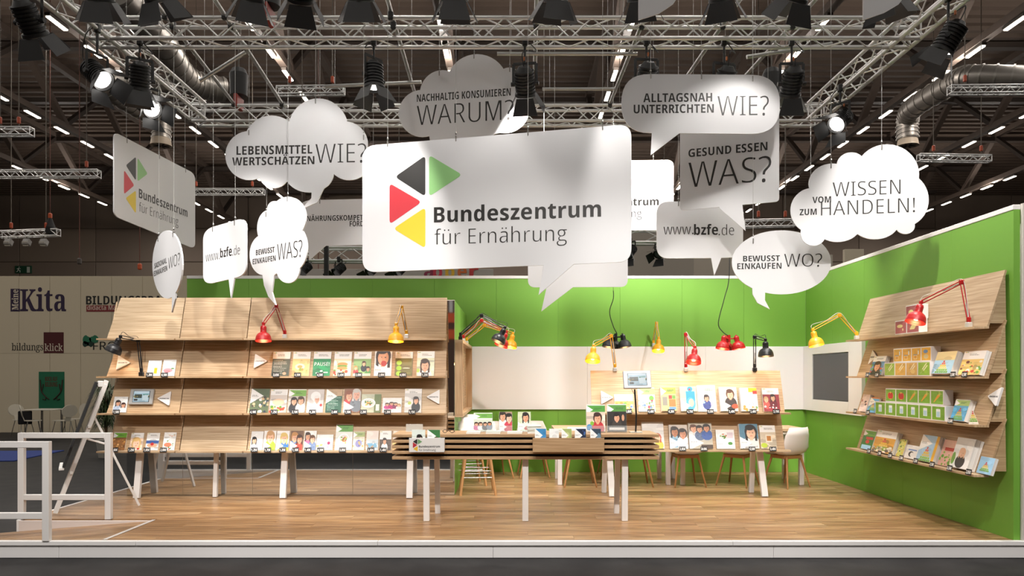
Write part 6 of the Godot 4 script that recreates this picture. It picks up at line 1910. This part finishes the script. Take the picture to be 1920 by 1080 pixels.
	for px in [20.0, 54.0, 86.0]:
		var fp := P(px, 456, 26.0) + Vector3(0, 0, 0.11)
		var fl := thing("floodlight", "grey floodlight under the far aisle truss", "stage light", fp, "floodlights under the far aisle truss")
		mi("housing", box(0.24, 0.24, 0.2, 0.03), mat("8d8a86", 0.5), fl, T(fp, Basis(Vector3.RIGHT, -0.5)))
		mi("glass", box(0.19, 0.17, 0.01, 0.004), mat("c8c4bc", 0.2), fl, T(fp + Basis(Vector3.RIGHT, 0.5) * Vector3(0, 0, 0.11), Basis(Vector3.RIGHT, 0.5)))
		rod("hanger", fp + Vector3(0, 0.1, 0), fp + Vector3(0, 0.25, 0), 0.015, mat("4a4844", 0.5), fl, false)
	# black lamps of a stand behind, between the bubbles
	for e in [[575, 506, 478], [638, 508, 478], [700, 508, 478], [752, 508, 478], [1180, 474, 444], [1235, 474, 444]]:
		var bp := P(e[0], e[1], 13.6) + Vector3(0, 0, 0.12)
		stage_lamp("black stage lamp of the stand behind, below a bubble", bp, bp + Vector3(-0.6, -0.8, 0.7), 0.0, 30, P(0, e[2], 13.6).y - 0.1 - bp.y, "stage lamps of the stand behind", 0.75)
	truss("aluminium truss of the stand behind the cabin", P(560, 478, 13.6), P(760, 478, 13.6), 0.24, 0.5, 0.025, 0.0095, "far trusses in the hall")
	truss("short aluminium truss of the stand behind the main sign", P(1150, 444, 13.6), P(1250, 444, 13.6), 0.24, 0.5, 0.025, 0.0095, "far trusses in the hall")
	for e in [[570, 478], [750, 478], [1160, 444], [1243, 444]]:
		var hp := P(e[0], e[1], 13.6) + Vector3(0, 0.1, 0.12)
		var hw := thing("truss_hanger", "thin chain hoist line holding a truss of the stand behind", "cable", hp, "hoist lines of the stand behind")
		rod("line", hp, Vector3(hp.x, ROOF + 0.05, hp.z), 0.006, mat("5a5248", 0.6), hw, false)
	# air ducts
	for d in [["large spiral air duct slanting under the roof over the aisle side", [[215, -20, 20], [300, 78, 23], [352, 150, 26], [420, 170, 27]], 0.45], ["bent spiral air duct behind the aisle side truss", [[330, 160, 27], [215, 155, 27], [205, 170, 27], [260, 205, 29], [300, 225, 30], [302, 262, 30]], 0.35], ["spiral air duct high at the wall side", [[1960, 148, 24], [1830, 145, 25], [1790, 155, 26], [1715, 200, 29], [1702, 225, 30], [1702, 262, 30]], 0.4]]:
		var pts := []
		for p in d[1]:
			pts.append(P(p[0], p[1], p[2]))
		var o := thing("air_duct", d[0], "duct", pts[0], "spiral air ducts under the hall roof")
		var line := curve(pts, 10)
		mi("duct", hose(line, d[2], 18), mat("8f8a84", 0.4, 0.7), o)
		for i in range(1, line.size() - 1, 2):
			var dr: Vector3 = (line[i + 1] - line[i - 1]).normalized() * 0.03
			rod("seam_ring", line[i] - dr, line[i] + dr, d[2] + 0.03, mat("9a958e", 0.4, 0.7), o)
		if pts.size() > 4:
			var v: Vector3 = pts[pts.size() - 1] + Vector3(0, -0.2, 0)
			var ol := mi("swirl_outlet", lathe([Vector2(0.36, 0.25), Vector2(0.4, 0.0), Vector2(0.42, -0.05), Vector2(0.36, -0.06), Vector2(0.1, -0.03), Vector2(0.0, -0.03)], 24), mat("b5a692", 0.5), o, T(v))
			for k in 8:
				mi("vane", box(0.26, 0.02, 0.05, 0.003), mat("2a2622", 0.6), ol, Transform3D(Basis(Vector3.UP, TAU * k / 8.0), v) * T(Vector3(0.2, -0.055, 0)))
	# orange hoist hooks hanging on lines
	for e in [[94, 405, 26.0, 0], [149, 490, 24.0, 1], [262, 500, 24.0, 2], [597, 520, 24.0, 3]]:
		var v := P(e[0], e[1], e[2])
		var o := thing("chain_hoist", ["black chain bag and orange hook hanging over the cream partition", "thin line with dark hook hanging before the end wall", "line with an orange hook ending above the cream partition", "line with an orange hook behind the grey bubble"][e[3]], "hoist", v)
		rod("chain", v, Vector3(v.x, ROOF + 0.05, v.z), 0.014, mat("5a2c1e", 0.6), o, false)
		mi("hook", box(0.12, 0.2, 0.12, 0.03), mat("b0481c" if e[3] != 1 else "3a3430", 0.5), o, T(v))
		if e[3] == 0:
			mi("chain_bag", lathe([Vector2(0, -0.45), Vector2(0.14, -0.42), Vector2(0.17, -0.2), Vector2(0.06, 0.12), Vector2(0, 0.12)], 12), mat("161616", 0.8), o, T(v + Vector3(0, -0.2, 0)))

func cafe_chair(label: String, pos: Vector3, yaw: float) -> void:
	var o := thing("cafe_chair", label, "chair", pos, "pale moulded chairs at the cafe table", Basis(Vector3.UP, yaw))
	var g := o.global_transform
	var m := mat("cbc4b4", 0.45)
	mi("seat", slab(round_px([Vector2(-0.21, -0.2), Vector2(0.21, -0.2), Vector2(0.21, 0.2), Vector2(-0.21, 0.2)], 0.12), 0.018), m, o, g * Transform3D(Basis(Vector3.RIGHT, PI / 2), Vector3(0, 0.45, 0)))
	mi("neck", box(0.16, 0.16, 0.016, 0.004), m, o, g * Transform3D(Basis(Vector3.RIGHT, -0.35), Vector3(0, 0.51, -0.215)))
	mi("backrest", slab(ellipse_px(0, 0, 0.22, 0.17, 28), 0.018), m, o, g * Transform3D(Basis(Vector3.RIGHT, -0.2), Vector3(0, 0.71, -0.27)))
	for sx in [-1.0, 1.0]:
		for sz in [-1.0, 1.0]:
			rod("leg", g * Vector3(sx * 0.2, 0, sz * 0.2), g * Vector3(sx * 0.13, 0.44, sz * 0.12), 0.009, mat("9a9894", 0.3, 0.9), o)
